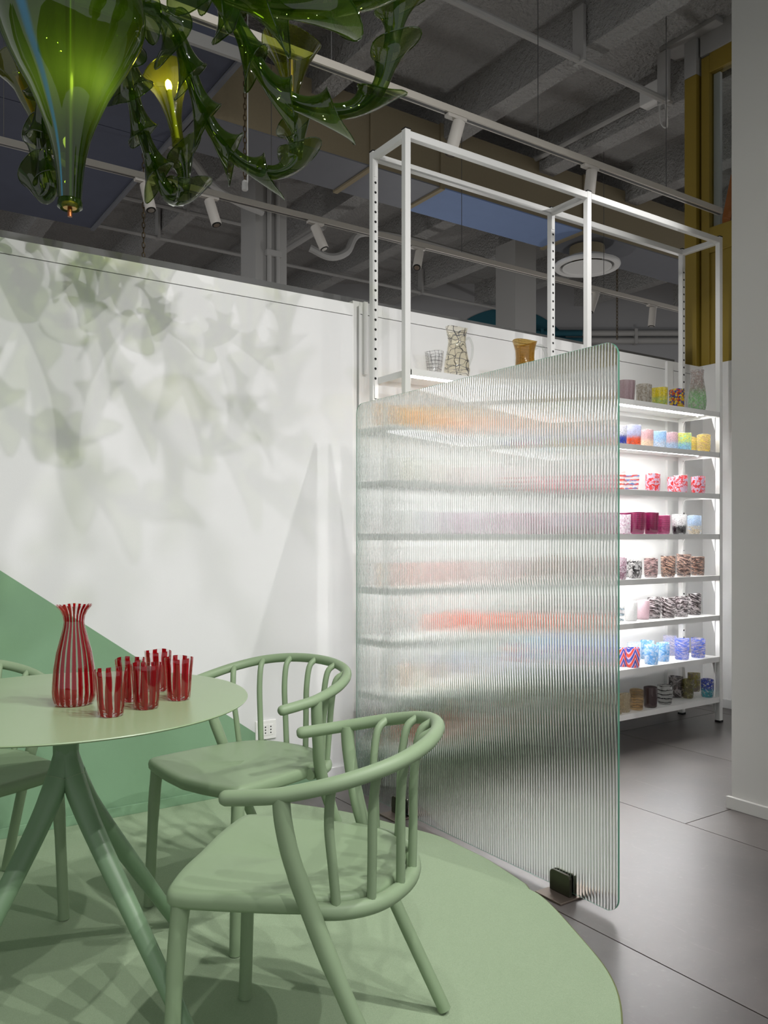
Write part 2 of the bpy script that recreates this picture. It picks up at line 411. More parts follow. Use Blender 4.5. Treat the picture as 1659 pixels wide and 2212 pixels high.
PAT = {}
def pattern(kind, a, b, c=None, base=(.97, .97, .97), opac=.85, scale=1.0, seed=0, zh=.105):
    """blown glass with coloured canes, specks or swirls; a,b,c colours (srgb 255), base = tint of the clear glass"""
    key = (kind, a, b, c, base, opac, scale, seed, zh)
    if key in PAT: return PAT[key]
    t = NT(kind + '_patterned_glass'); o = t.obj()
    mp = t.mapping(o, (1, 1, 1), loc=(seed * 1.7, seed * .9, seed * 2.3)) if seed else o
    sp = t.n('ShaderNodeSeparateXYZ'); t.put(sp.inputs[0], o)
    z = t.math('DIVIDE', sp.outputs[2], zh)
    A = srgb(*a); B = srgb(*b); C = srgb(*c) if c else B
    ang = t.math('ARCTAN2', sp.outputs[1], sp.outputs[0])
    if kind == 'specks':
        v = t.n('ShaderNodeTexVoronoi'); t.put(v.inputs['Vector'], mp); v.inputs['Scale'].default_value = 95 * scale
        sv = t.n('ShaderNodeSeparateXYZ'); t.put(sv.inputs[0], v.outputs['Color'])
        col = t.ramp(sv.outputs[0], [(0, A), (.4, B), (.72, C)], 'CONSTANT'); mask = t.step(v.outputs['Distance'], .75, .55); mask = t.math('MAXIMUM', mask, .55)
    elif kind == 'plain':
        nz = t.noise(mp, 120 * scale, 4, .7); col = t.mix(nz, A, B); mask = t.math('MULTIPLY_ADD', nz, .3, .7)
    elif kind == 'swirl':
        h = t.math('MULTIPLY_ADD', t.math('SINE', t.math('ADD', ang, seed)), .012, sp.outputs[2])
        wv = t.n('ShaderNodeCombineXYZ'); t.put(wv.inputs[2], t.math('MULTIPLY_ADD', ang, .006, h)); t.put(wv.inputs[0], t.math('MULTIPLY', ang, .008)); wv.inputs[1].default_value = seed
        nz = t.noise(wv.outputs[0], 150 * scale, 3, .7, .6)
        col = t.mix(t.step(nz, .45, .62), A, B); mask = t.math('MAXIMUM', t.step(t.math('ABSOLUTE', t.math('SUBTRACT', nz, .5)), .02, .07), .35)
    elif kind == 'blotch':
        nz = t.noise(mp, 34 * scale, 3, .55, 1.6)
        col = t.mix(t.step(nz, .47, .53), A, B); col = t.mix(t.step(t.noise(mp, 60 * scale, 2, .5, 1), .58, .64), col, C); mask = t.step(nz, .2, .5); mask = t.math('MAXIMUM', mask, .6)
    elif kind == 'dip':     # speckled upper colour a, lower colour b, optional clear between
        nz = t.noise(mp, 150 * scale, 3, .6)
        e = t.step(t.math('MULTIPLY_ADD', t.math('SUBTRACT', nz, .5), .9, z), .40, .56)
        col = t.mix(e, B, A)
        sk = t.step(nz, .38, .52)
        mask = t.math('MAXIMUM', t.math('MULTIPLY', sk, .95), .45)
        if c: col = t.mix(t.step(t.noise(mp, 90, 2), .52, .6), col, C)
    elif kind == 'lines':   # horizontal thread lines
        ln = t.math('FRACT', t.math('MULTIPLY_ADD', t.noise(mp, 45, 2), .6, t.math('MULTIPLY', z, 9 * scale)))
        mask = t.math('MAXIMUM', t.step(ln, .72, .80), .0 if c is None else .5); col = t.mix(t.step(ln, .72, .8), C if c else A, B)
        if c is None: col = t.mix(t.step(t.noise(mp, 40, 1), .45, .55), A, B)
    elif kind == 'net':     # wandering verticals and rings
        f1 = t.math('FRACT', t.math('MULTIPLY_ADD', ang, 10 * scale / 6.283, t.math('MULTIPLY', t.noise(mp, 16, 1), 1.6)))
        f2 = t.math('FRACT', t.math('MULTIPLY_ADD', sp.outputs[2], 42 * scale, t.math('MULTIPLY', t.noise(mp, 18, 1), 1.8)))
        m1 = t.step(t.math('ABSOLUTE', t.math('SUBTRACT', f1, .5)), .034, .02); m2 = t.step(t.math('ABSOLUTE', t.math('SUBTRACT', f2, .5)), .034, .02)
        mask = t.math('MAXIMUM', m1, m2); col = t.mix(m1, B, A)
    elif kind == 'wave':    # festoon waves
        w = t.math('MULTIPLY_ADD', t.math('ABSOLUTE', t.math('SINE', t.math('MULTIPLY', ang, 1.5))), .6, z)
        f = t.math('FRACT', t.math('MULTIPLY', w, 1.7 * scale))
        col = t.ramp(f, [(0, A), (.33, C), (.5, B), (.83, C)], 'CONSTANT'); mask = t.math('MULTIPLY_ADD', t.step(f, 0, .01), .0, .9)
    else: raise ValueError(kind)
    tr = t.n('ShaderNodeBsdfTranslucent'); t.put(tr.inputs[0], col)
    df = t.n('ShaderNodeBsdfDiffuse'); t.put(df.inputs[0], col)
    op = t.mixs(.5, df.outputs[0], tr.outputs[0])
    sh = t.mixs(t.math('MULTIPLY', mask, opac * .86), t.transp(tuple(base) + (1,)), op)
    PAT[key] = t.done(t.mixs(t.schlick(.05), sh, t.gloss(.03)))
    return PAT[key]
#@@STRUCTURE
ZC, ZB = 4.5, 4.2           # ceiling slab, beam underside
WY, WY2 = 3.29, 3.34        # face of the left partition, face of the wall behind the shelving
WT = 2.22                   # height of the partitions
# floor: concrete bed with large tiles standing a little proud of the grout
mb = MB().box(-6, 14, -4, 14, -.12, -.004)
floor = struct('floor', mb, M['grout'])
xs = [-2.03, -1.07, -.11, .85, 1.81, 2.77, 3.73, 4.69, 5.65]
for i in range(len(xs) - 1):
    off = {5: 1.98, 4: .72, 6: 1.2}.get(i, .3 + .47 * i % 1.1)
    y = off - 1.92 * 3
    while y < 6:
        y1 = y + 1.92
        if y1 > -1.2 and y < 3.4:
            g = .0022
            o = build('floor_tile', MB().box(xs[i] + g, xs[i + 1] - g, max(y, -1.6) + g, min(y1, 3.6) - g, -.03, 0), M['tile'], parent=floor, origin=(xs[i], y, 0))
        y = y1
# ceiling slab and beams
ceil = struct('ceiling', MB().box(-6, 14, -4, 14, ZC, ZC + .2), M['ceil'])
for i, bx_ in enumerate([-1.6, -.5, .6, 1.7, 2.8, 3.96, 5.0, 6.1, 7.2, 8.3, 9.4, 10.5]):
    build('beam', MB().box(bx_, bx_ + .16, -4, 13.5, ZB, ZC + .01), M['ceil'], parent=ceil)
# far wall with teal disc
FD = 11.0
def far(l, z, d=0.0): return FWD * (FD - d) + RGT * l + Vector((0, 0, z))
FB = Matrix(((RGT.x, FWD.x, 0, FWD.x * FD), (RGT.y, FWD.y, 0, FWD.y * FD), (0, 0, 1, 0), (0, 0, 0, 1)))
fw = struct('wall_far', MB().box(-8, 7, 0, .15, 0, ZC).xform(FB), M['greywall'])
pts = [(1.641 + 1.01 * math.cos(a), 3.16 + 1.01 * math.sin(a)) for a in [2 * math.pi * k / 64 for k in range(64)]]
build('painted_disc', MB().prism(pts, 'y', -.012, 0).xform(FB), M['teal'], parent=fw)
# left partition wall
mb = MB().box(-3.5, xat(762, WY), WY, WY + .12, 0, WT - .06)
wl = struct('wall_left', mb, M['painted'])
build('cap_strip', MB().box(-3.5, xat(762, WY), WY - .002, WY + .12, WT - .057, WT), M['wallpaint'], parent=wl)
xe = xat(762, WY)
mb = MB().box(xe + .03, 4.86, WY2, WY2 + .09, 0, WT + .03 - .06)
wb = struct('wall_back', mb, M['wallpaint'])
build('cap_strip', MB().box(xe + .03, 4.86, WY2 - .003, WY2 + .09, WT - .027, WT + .03), M['wallpaint'], parent=wb)
struct('trim_1', MB().box(xe, xe + .035, WY + .02, WY + .1, 0, WT), M['white'])
struct('trim_2', MB().box(xe + .045, xe + .052, WY + .015, WY + .05, 0, WT), M['wallpaint'])
struct('trim_3', MB().box(xe + .085, xe + .105, WY2 - .02, WY2, 1.9, WT + .03), M['wallpaint'])
struct('trim_4', MB().box(4.46, 4.52, WY2 - .02, WY2 - .001, 0, WT + .02), M['white'])
struct('trim_5', MB().box(-3.5, 4.86, WY2 + .22, WY2 + .26, 2.1, WT + .12), M['darktrim'])
struct('baseboard_left', MB().box(-3.5, xe, WY - .012, WY, 0, .046), M['bbpaint'], bevel=.002)
struct('baseboard_back', MB().box(xe + .03, 4.86, WY2 - .012, WY2, 0, .055), M['wallpaint'], bevel=.002)
# short return wall at the right end of the shelves
struct('wall_return', MB().box(4.86, 4.98, 1.2, WY2 + .09, 0, 2.26), M['wallpaint'])
struct('baseboard_return', MB().box(4.846, 4.86, 1.2, WY2 - .013, 0, .058), M['wallpaint'], bevel=.002)
# column by the aisle
struct('wall_right', MB().box(3.085, 3.7, .2, 1.985, 0, ZC), M['columnpaint'])
struct('baseboard_right', MB().box(3.068, 3.085, .2, 2.0, 0, .05), M['columnpaint'], bevel=.002)
# columns of the room beyond
for i, (cx, cyy) in enumerate([(xat(552, 6.46), 6.46), (xat(1113, 6.3), 6.3)]):
    c = struct('wall_column_' + str(i + 1), MB().box(cx, cx + .3, cyy, cyy + .3, 0, ZB + .02), M['greycol'])
    if i == 0:
        for dx in (.12, .2):
            build('conduit', MB().tube([(cx + dx, cyy - .02, 0), (cx + dx, cyy - .02, ZB)], .02, 8), M['pipe'], parent=c, smooth=40)
        build('clip', MB().box(cx + .09, cx + .23, cyy - .045, cyy, 3.55, 3.6), M['pipe'], parent=c)
# ochre framed interior window above the return wall
w1 = bpy.data.objects.new('window_1', None); COL.objects.link(w1); w1.location = (4.86, 3.2, 2.26); w1['kind'] = 'structure'
ORG[w1.name] = Vector((4.86, 3.2, 2.26))
XW = 4.86
build('frame_post', MB().box(XW - .03, XW + .09, yat(1510, XW), 3.46, 2.26, 4.22), M['ochre'], parent=w1, bevel=.004)
build('frame_groove', MB().box(XW + .03, XW + .08, yat(1515, XW), yat(1510, XW), 2.26, 4.22), M['black'], parent=w1)
yj = yat(1532, XW)
build('frame_stile', MB().box(XW, XW + .07, yj, yat(1514.5, XW), 2.26, 4.32), M['ochre'], parent=w1, bevel=.003)
build('frame_rail', MB().box(XW, XW + .07, 1.2, yj, 3.0, 3.17), M['ochre'], parent=w1, bevel=.003)
build('frame_rail', MB().box(XW, XW + .07, 1.2, yj, 4.2, 4.33), M['ochre'], parent=w1, bevel=.003)
build('lower_panel', MB().box(XW + .015, XW + .06, 1.2, yj, 2.26, 3.0), M['ochre'], parent=w1)
build('pane', MB().box(XW + .03, XW + .036, 1.2, yj, 3.17, 4.2), M['pane'], parent=w1)
build('inner_post', MB().box(XW + .045, XW + .07, yj - .05, yj - .003, 3.17, 4.2), M['white'], parent=w1)
build('header', MB().box(XW - .01, XW + .1, 1.2, yat(1514.5, XW), 4.33, ZC), M['greycol'], parent=w1)
build('post_head', MB().box(XW - .03, XW + .09, yat(1510, XW), 3.46, 4.22, ZC), M['greycol'], parent=w1)
build('ceiling_plate', MB().box(XW - .09, XW + .12, 3.18, 3.62, ZC - .035, ZC), M['greycol'], parent=w1, bevel=.004)
# framed canvas leaning behind that window, seen from the back
pf = atx(1556, 470, 5.3); pf.z = 3.118
t = thing('picture_frame', pf, 'orange wooden picture frame seen from behind, leaning inside the ochre window', 'picture')
R = Matrix.Translation(pf) @ Matrix.Rotation(math.radians(6), 4, 'X') @ Matrix.Rotation(math.radians(10), 4, 'Y')
def rb(name, a, m):
    b = MB().box(*a); b.xform(R); return build(name, b, m, parent=t)
rb('stile', (0, .03, -.02, .05, 0, .62), M['orangewood']); rb('stile', (0, .03, -.62, -.55, 0, .62), M['orangewood'])
rb('rail', (0, .03, -.55, -.02, .56, .62), M['orangewood']); rb('rail', (0, .03, -.55, -.02, 0, .06), M['orangewood'])
rb('backing', (.008, .02, -.55, -.02, .06, .56), M['brownboard'])
struct('window_ledge', MB().box(4.98, 5.9, 1.2, 3.3, 3.06, 3.115), M['greycol'])

# ------------------------------------------------------------------ ducts
t = thing('ventilation_duct', (3.0, 5.0, 3.82), 'long rectangular galvanised duct hung below the beams behind the shelving', 'duct')
x0 = 1.975
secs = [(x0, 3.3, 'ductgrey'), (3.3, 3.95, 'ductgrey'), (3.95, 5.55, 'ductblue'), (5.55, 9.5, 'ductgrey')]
for a, b, mk in secs:
    build('duct_section', MB().box(a + .004, b - .004, 5.0, 5.5, 3.825, 4.3), [M['ducttan']], parent=t)
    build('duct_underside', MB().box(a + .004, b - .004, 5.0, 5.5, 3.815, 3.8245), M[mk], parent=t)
    build('flange', MB().box(b - .02, b + .02, 4.985, 5.52, 3.80, 4.31), M['ducttan'], parent=t)
t = thing('ventilation_plenum', (.6, 4.28, 3.82), 'wide dark blue-grey sheet metal plenum under the ceiling behind the chandelier', 'duct')
for (a, b, c_, d) in [(-2.0, .75, 4.28, 5.5), (.75, 1.93, 4.28, 5.5), (-2.0, .75, 5.5, 7.4), (.75, 1.93, 5.5, 7.4)]:
    build('plenum_panel', MB().box(a + .004, b - .004, c_ + .004, d - .004, 3.82, 4.15), M['ductdark'], parent=t)
build('edge_strip', MB().box(-2.0, 1.945, 4.255, 4.28, 3.79, 3.86), M['greycol'], parent=t)
build('edge_strip', MB().box(1.93, 1.96, 4.28, 7.4, 3.80, 3.86), M['ductgrey'], parent=t)
# round ceiling diffuser
c = aty(1268, 575, 5.25)
t = thing('air_diffuser', c, 'round white air diffuser hanging under the duct behind the shelving', 'diffuser')
o = Vector((0, 0, 0))
build('outer_ring', MB().lathe([(.30, .02), (.305, 0), (.295, -.015), (.25, -.01), (.225, .03), (.20, .07), (.16, .085)], 40, c, close=False), M['white'], parent=t, smooth=50)
build('neck', MB().lathe([(.16, .08), (.16, 3.808 - c.z)], 32, c, close=False), M['ducttan'], parent=t, smooth=50)
build('inner_cone', MB().lathe([(.225, -.012), (.223, -.02), (.15, .012), (.085, .035), (.08, .028), (.02, .05), (0, .052)], 40, c), M['white'], parent=t, smooth=40)
# pipes under the ceiling
def pipe(label, pts, r, straps=()):
    p = [Vector(q) for q in pts]
    t = thing('ceiling_pipe', p[0], label, 'pipe')
    build('pipe_run', MB().tube(p, r, 8), M['pipe'], parent=t, smooth=40)
    for (x, y, z0, z1) in straps:
        build('hanger', MB().box(x - .012, x + .012, y - .045, y + .045, z0, z1), M['pipe'], parent=t)
    return t
yp = 3.58
pipe('thin grey pipe running under the beams above the shelving', [(1.0, yp, 4.12), (4.84, yp, 4.12)], .022, [(x, yp, 4.10, 4.45) for x in (2.77, 3.93, 4.97 - .2)])
pipe('thin grey pipe far behind the nearer column', [(-1, 7.3, 4.12), (3.6, 7.3, 4.12)], .02, [(x, 7.3, 4.1, 4.4) for x in (1.67, 2.77)])
pipe('thin grey pipe just before the far wall', [(-1, 8.1, 4.12), (9, 8.1, 4.12)], .02, [(x, 8.1, 4.1, 4.4) for x in (1.67, 2.77, 3.93, 6.07)])
pipe('grey conduit fixed along the beam nearest the ochre window', [(4.96, 3.9, 4.3), (4.96, 5.4, 4.3)], .022, [])
t = thing('junction_box', (4.95, 3.75, 4.3), 'small white socket box on the beam nearest the ochre window', 'junction box')
build('box_body', MB().box(4.9, 4.998, 3.70, 3.89, 4.24, 4.38), M['white'], parent=t, bevel=.008)
build('cable', MB().tube(spline([(4.93, 3.74, 4.25), (4.9, 3.70, 4.05), (4.86, 3.62, 3.98), (4.8, 3.585, 4.1)], 6), .006, 6), M['white'], parent=t, smooth=60)
for lab, v in (('upper of two pipes along the far wall', 722), ('lower of two pipes along the far wall', 738)):
    z = CAMH + (1158 - v) / FPX * FD
    t = thing('wall_pipe', far(2.63, z, .06), lab + ', grey beyond the teal disc', 'pipe')
    build('painted_end', MB().tube([far(1.85, z, .06), far(2.64, z, .06)], .042, 10), M['teal'], parent=t, smooth=40)
    build('pipe_run', MB().tube([far(2.64, z, .06), far(6.5, z, .06)], .042, 10), M['pipe'], parent=t, smooth=40)
    for l in (2.1, 3.35): build('clip', MB().box(l - .02, l + .02, -.11, 0, z - .05, z + .05).xform(FB), M['teal'] if l < 2.6 else M['pipe'], parent=t)
pipe('bent grey conduit looping beside the nearer column', spline([(1.5, 5.9, 4.05), (2.2, 6.0, 4.05), (2.5, 6.1, 3.9), (2.75, 6.2, 3.85), (3.05, 6.3, 3.85)], 6), .03)
pipe('grey flexible conduit curving out of the nearer column', spline([(3.62, 6.5, 3.72), (3.8, 6.45, 3.66), (3.95, 6.4, 3.72), (4.1, 6.4, 3.92), (4.6, 6.4, 3.98), (5.6, 6.4, 3.96)], 6), .035)
pipe('grey cable tray with brackets running to the far wall', [(4.0, 6.9, 4.12), (4.0, 8.3, 4.12)], .03)
# ------------------------------------------------------------------ light tracks with spot lights
def track(label, Y, z, X0, X1, wires):
    t = thing('light_track', (X0, Y, z), label, 'light track')
    build('rail', MB().box(X0, X1, Y - .02, Y + .02, z - .018, z + .018), M['track'], parent=t, bevel=.002)
    build('slot', MB().box(X0, X1, Y - .008, Y + .008, z - .0195, z - .0178), M['darktrim'], parent=t)
    for x in wires:
        build('suspension_wire', MB().tube([(x, Y, z + .018), (x, Y, 3.815 if (Y > 4 and x < 1.94) else ZC)], .0025, 5), M['darktrim'], parent=t)
    return t
track('off-white light track passing close above the shelving frame', 3.21, 3.25, -.6, 4.86, (.6, 1.9, 3.2, 4.3))
track('off-white light track farther back, beyond the white partition', 4.82, 3.25, -1.5, 7.6, (.8, 2.4, 4.0, 5.6, 6.9))
def spotlamp(u, Y, label, d):
    x = xat(u, Y); z = 3.25
    p = Vector((x, Y, z - .018)); dv = Vector(d).normalized()
    t = thing('spotlight', p, label, 'spotlight', None)
    build('adapter', MB().box(x - .07, x + .05, Y - .018, Y + .018, z - .036, z - .018), M['lampwhite'], parent=t, bevel=.003)
    build('stem', MB().tube([(x, Y, z - .03), (x, Y, z - .085)], .009, 8), M['lampwhite'], parent=t, smooth=40)
    a = Vector((x, Y, z - .075)) - dv * .035; b = a + dv * .17
    mbb = MB().tube([a, a + dv * .003, b - dv * .003, b], [.029, .032, .032, .03], 20, caps=True)
    h = build('housing', mbb, M['lampwhite'], parent=t, smooth=40)
    build('lens_ring', MB().tube([b - dv * .002, b + dv * .003], .028, 20), M['black'], parent=h, smooth=40)
    build('lens', MB().tube([b, b + dv * .005], .02, 16), M['chrome'], parent=h, smooth=40)
spotlamp(988, 3.21, 'larger white spotlight tilted over the left bay of the shelving', (-.25, .12, -1))
spotlamp(1277, 3.21, 'white spotlight hanging straight over the right bay of the shelving', (-.10, .05, -1))
spotlamp(92, 4.82, 'white spotlight half hidden behind the chandelier body', (.3, -.12, -1))
spotlamp(316, 4.82, 'white spotlight on the far track beside the lowest green glass petals', (.12, -.3, -1))
spotlamp(455, 4.82, 'white spotlight on the far track left of the dark column', (.18, -.3, -1))
spotlamp(684, 4.82, 'white spotlight on the far track right of the dark column', (.3, -.3, -1))
spotlamp(905, 4.82, 'small white spotlight on the far track seen through the left bay', (-.5, -.45, -1))
spotlamp(1285, 4.82, 'white spotlight on the far track below the round diffuser', (-.35, .1, -1))
spotlamp(1410, 4.82, 'white spotlight on the far track near the ochre post', (-.08, .05, -1))
# hanging chains
def chain(label, p, ztop, plug=True, cord=True):
    t = thing('hanging_chain', p, label, 'chain')
    n = int((ztop - p.z) / .034); b = MB()
    for i in range(n):
        z = p.z + .05 + i * .034
        q = []
        for k in range(10):
            a = 2 * math.pi * k / 10
            dx = .010 * math.cos(a); dz = .021 * math.sin(a)
            q.append((p.x + (dx if i % 2 else dx * .25), p.y + (0 if i % 2 else dx), z + dz))
        b.tube(q, .0032, 5, closed=True)
    l = build('chain_links', b, M['chain'], parent=t, smooth=60); l['kind'] = 'stuff'
    if cord: build('cord', MB().tube([(p.x + .018, p.y, p.z + .03), (p.x + .018, p.y, ztop)], .004, 6), M['white'], parent=t)
    if plug: build('plug', MB().tube([(p.x, p.y, p.z + .045), (p.x, p.y, p.z + .035), (p.x, p.y, p.z - .012), (p.x, p.y, p.z - .018)], [.008, .018, .02, .016], 12), M['socket'], parent=t, smooth=40)
chain('long chain with white cord and plug hanging right of the lit glass cup', atd(529, 405, 5.0), ZC)
chain('short chain hanging behind the partition below the far spotlight', atd(310, 578, 5.6), 3.82, False, False)
chain('dark chain hanging behind the right bay of the shelving', atd(1333, 740, 8.1), 3.84, False, False)
# wall socket
p = aty(573, 1576, WY)
t = thing('wall_socket', p, 'white double wall socket low on the partition behind the far chair', 'socket')
build('cover_plate', MB().box(p.x - .05, p.x + .05, WY - .009, WY, p.z - .042, p.z + .042), M['socket'], parent=t, bevel=.003)
for dx in (-.004, .022):
    m_ = build('socket_module', MB().box(p.x + dx - .012, p.x + dx + .0115, WY - .0105, WY - .008, p.z - .024, p.z + .024), M['socket'], parent=t, bevel=.001)
    b = MB()
    for dz in (-.013, 0, .013):
        b.tube([(p.x + dx, WY - .0112, p.z + dz), (p.x + dx, WY - .009, p.z + dz)], .0032, 8)
    build('pin_holes', b, M['black'], parent=m_)
build('blank_module', MB().box(p.x - .04, p.x - .0175, WY - .0105, WY - .008, p.z - .024, p.z + .024), M['socket'], parent=t, bevel=.001)
#@@SHELVES
# ------------------------------------------------------------------ shelving unit
SX = [2.13, 3.30, 4.455]; SF, SB = 2.95, 3.21; UW = .015; STOP = 2.92
ZS = [1.864, 1.621, 1.373, 1.131, .883, .644, .396, .153]
su = thing('shelving_unit', (3.29, 3.08, 0), 'tall white metal shelving unit with lit glassware, standing behind the fluted screen', 'shelving')
for i, x in enumerate(SX):
    for j, y in enumerate((SF, SB)):
        u = build('upright', MB().box(x - UW, x + UW, y - UW, y + UW, .004, STOP), M['white'], parent=su, bevel=.0015, bseg=1)
        build('foot_cap', MB().box(x - UW - .002, x + UW + .002, y - UW - .002, y + UW + .002, 0, .012), M['black'], parent=u)
        build('top_cap', MB().box(x - UW, x + UW, y - UW, y + UW, STOP, STOP + .005), M['black'], parent=u)
        if j == 1:
            b = MB(); z = .30
            while z < 2.78:
                b.tube([(x, y - UW - .0008, z), (x, y - UW + .004, z)], .0062, 10); z += .0458
            build('adjustment_holes', b, M['black'], parent=u)
            build('joint_bracket', MB().box(x - .011, x + .011, y - UW - .0025, y - UW, 2.80, STOP - .005), M['white'], parent=u)
def rail(a, b): build('top_rail', MB().box(*a, *b, STOP - .038, STOP - .006), M['white'], parent=su, bevel=.0015, bseg=1)
for i in range(2):
    for y in (SF, SB): rail((SX[i] + UW, SX[i + 1] - UW), (y - UW, y + UW))
for x in SX: rail((x - UW, x + UW), (SF + UW, SB - UW))
for k, z in enumerate(ZS):
    for i in range(2):
        a, b = SX[i] + UW + .001, SX[i + 1] - UW - .001
        m = MB().box(a, b, SF - UW, SB + UW, z - .006, z)
        m.box(a, b, SF - UW, SF - UW + .003, z - .03, z - .006); m.box(a, b, SB + UW - .003, SB + UW, z - .03, z - .006)
        m.box(a, a + .003, SF - UW, SB + UW, z - .03, z - .006); m.box(b - .003, b, SF - UW, SB + UW, z - .03, z - .006)
        sh = build('shelf', m, M['white'], parent=su)
        if k < 6:
            build('led_profile', MB().box(a + .04, b - .05, 3.0, 3.06, z - .012, z - .0065), M['white'], parent=sh)
            build('led_strip', MB().box(a + .04, b - .05, 3.004, 3.056, z - .0135, z - .0121), M['led'], parent=sh)
            build('led_cable', MB().tube(spline([(b - .05, 3.05, z - .018), (b - .02, 3.1, z - .02), (b - .01, 3.17, z - .03), (b - .012, 3.19, z - .09)], 5), .003, 5), M['white'], parent=sh, smooth=60)
        for x, s in ((a, 1), (b, -1)):
            if i == 1 or s == 1:
                build('gusset', MB().prism([(SF + UW, z - .03), (SF + UW + .022, z - .03), (SF + UW, z - .105)], 'x', x, x + s * .003), M['white'], parent=sh)
                build('clip_plate', MB().box(x - .012 * s - .010, x - .012 * s + .010, SB - UW - .004, SB - UW - .0005, z - .10, z - .032), M['white'], parent=sh)
# ------------------------------------------------------------------ glassware on the shelves
def prof_tumbler(rb_, rt, h, th=.0028, belly=0.0):
    out = [(rb_ * .55, .0005), (rb_ * .9, .001), (rb_, .006)]
    for i in range(1, 6):
        t_ = i / 5
        out.append((rb_ + (rt - rb_) * t_ + belly * math.sin(math.pi * t_), .006 + (h - .006) * t_))
    inn = [(r - th, max(z, .008)) for r, z in out[::-1][1:]]
    return out + [(out[-1][0] - th * .5, h + .001)] + inn[:-2] + [(rb_ * .5, .008)]
GROUP = 'blown glass tumblers on the lit shelves'
def tumbler(u, k, label, mat, h=.104, w=.084, y=3.05, taper=.94, belly=.0012, v=None, name='tumbler'):
    x = xat(u, y); z = ZS[k]; c = Vector((x, y, z))
    rt = w / 2; seed = random.random() * 6
    wp = lambda r, zz, a: (r * (1 + .012 * math.sin(2 * a + seed)), zz + (.0015 * math.sin(a * 2 + seed) if zz > h * .9 else 0))
    o = build(name, MB().lathe(prof_tumbler(rt * taper, rt, h, belly=belly), 22, c, warp=wp), mat, origin=c, smooth=50)
    return tag(o, label, 'tumbler', GROUP)
P = pattern
BAND = (['top shelf', 'second shelf', 'third shelf', 'fourth shelf', 'fifth shelf', 'sixth shelf', 'seventh shelf', 'bottom shelf'])
# top shelf, right bay
tumbler(1354, 0, 'dusty pink opaque tumbler with white flecks on the top shelf beside the beige one', P('plain', (176, 150, 156), (198, 176, 180), opac=.95), h=.112, w=.092, y=2.99, taper=.86)
tumbler(1391, 0, 'beige mottled tumbler on the top shelf', P('blotch', (188, 180, 166), (214, 209, 200), (172, 160, 140), opac=.9, scale=1.6), h=.108, w=.088, y=3.0)
tumbler(1425, 0, 'bright yellow tumbler with pale green base on the top shelf', P('dip', (240, 222, 20), (190, 214, 120), (250, 236, 90), opac=.95), h=.104, w=.088, y=3.0)
tumbler(1462, 0, 'multicoloured speckled tumbler with yellow, blue and red chips on the top shelf', P('specks', (244, 214, 30), (40, 74, 160), (214, 74, 40), opac=.95), h=.108, w=.09, y=2.995)
# vase
c = Vector((xat(1506, 2.985), 2.985, ZS[0]))
t_ = MB().lathe([(.025, .0005), (.046, .004), (.053, .03), (.054, .06), (.050, .11), (.040, .17), (.036, .20), (.038, .228), (.040, .240), (.038, .241), (.034, .2), (.048, .11), (.051, .06), (.048, .01)], 26, c)
tag(build('vase', t_, P('dip', (190, 172, 166), (160, 220, 150), (232, 230, 226), opac=.62, scale=.7, zh=.25), origin=c, smooth=50), 'tall vase speckled brown above and green below, at the end of the top shelf', 'vase')
# second shelf
tumbler(1338, 1, 'white tumbler with dark blue lower half on the second shelf, next to the screen edge', P('dip', (236, 236, 240), (30, 60, 170), opac=.95), y=3.0, w=.08)
tumbler(1369, 1, 'lavender tumbler with orange flecked lower half on the second shelf', P('dip', (206, 212, 238), (240, 104, 40), opac=.95), h=.114, y=2.99, w=.08)
tumbler(1397.5, 1, 'pink topped tumbler with cream lower half on the second shelf', P('dip', (216, 180, 184), (242, 222, 196), opac=.8), y=3.03, w=.074)
tumbler(1425, 1, 'pale sky blue tumbler with white patches on the second shelf', P('dip', (176, 210, 240), (232, 238, 246), (160, 196, 232), opac=.8), y=3.03, w=.074)
tumbler(1451, 1, 'pink topped tumbler with pale blue lower half on the second shelf', P('dip', (216, 184, 190), (196, 216, 238), opac=.8), y=3.03, w=.074)
tumbler(1479, 1, 'green rimmed tumbler, yellow above light blue, on the second shelf', P('dip', (224, 226, 120), (160, 206, 240), (170, 226, 200), opac=.85), y=3.0, w=.078)
tumbler(1492, 1, 'yellow tumbler mostly hidden behind the green rimmed one on the second shelf', P('swirl', (240, 220, 110), (236, 206, 130), opac=.85), y=3.11, w=.074)
tumbler(1520, 1, 'yellow diagonally streaked tumbler at the end of the second shelf', P('swirl', (244, 224, 120), (232, 200, 150), opac=.8, seed=2), h=.106, y=2.99, w=.08)
# third shelf
tumbler(1334, 2, 'clear tumbler with red threads on the third shelf, cut by the screen edge', P('lines', (214, 60, 50), (220, 120, 90), opac=.9, scale=.5), y=3.06, w=.086, taper=.8)
tumbler(1364, 2, 'clear tapered tumbler with thin coloured threads on the third shelf', P('lines', (210, 60, 50), (90, 120, 180), opac=.85, scale=.5, seed=1), h=.096, y=3.02, w=.09, taper=.8)
tumbler(1410, 2, 'white tumbler with bold red streaks, alone on the third shelf', P('blotch', (230, 40, 34), (226, 220, 240), (232, 226, 242), opac=.95), h=.1, y=3.0, w=.084)
tumbler(1456, 2, 'red and white streaked tumbler, left of the touching pair on the third shelf', P('blotch', (232, 44, 38), (226, 220, 240), (232, 226, 242), opac=.95, seed=3), h=.096, y=3.07, w=.08)
tumbler(1470, 2, 'red and white streaked tumbler, right of the touching pair on the third shelf', P('blotch', (228, 40, 34), (226, 220, 240), (232, 226, 242), opac=.95, seed=5), h=.1, y=2.99, w=.08)
tumbler(1508, 2, 'red and white streaked tumbler at the end of the third shelf', P('blotch', (230, 44, 34), (222, 216, 238), (232, 226, 242), opac=.95, seed=8), h=.1, y=2.99, w=.082)
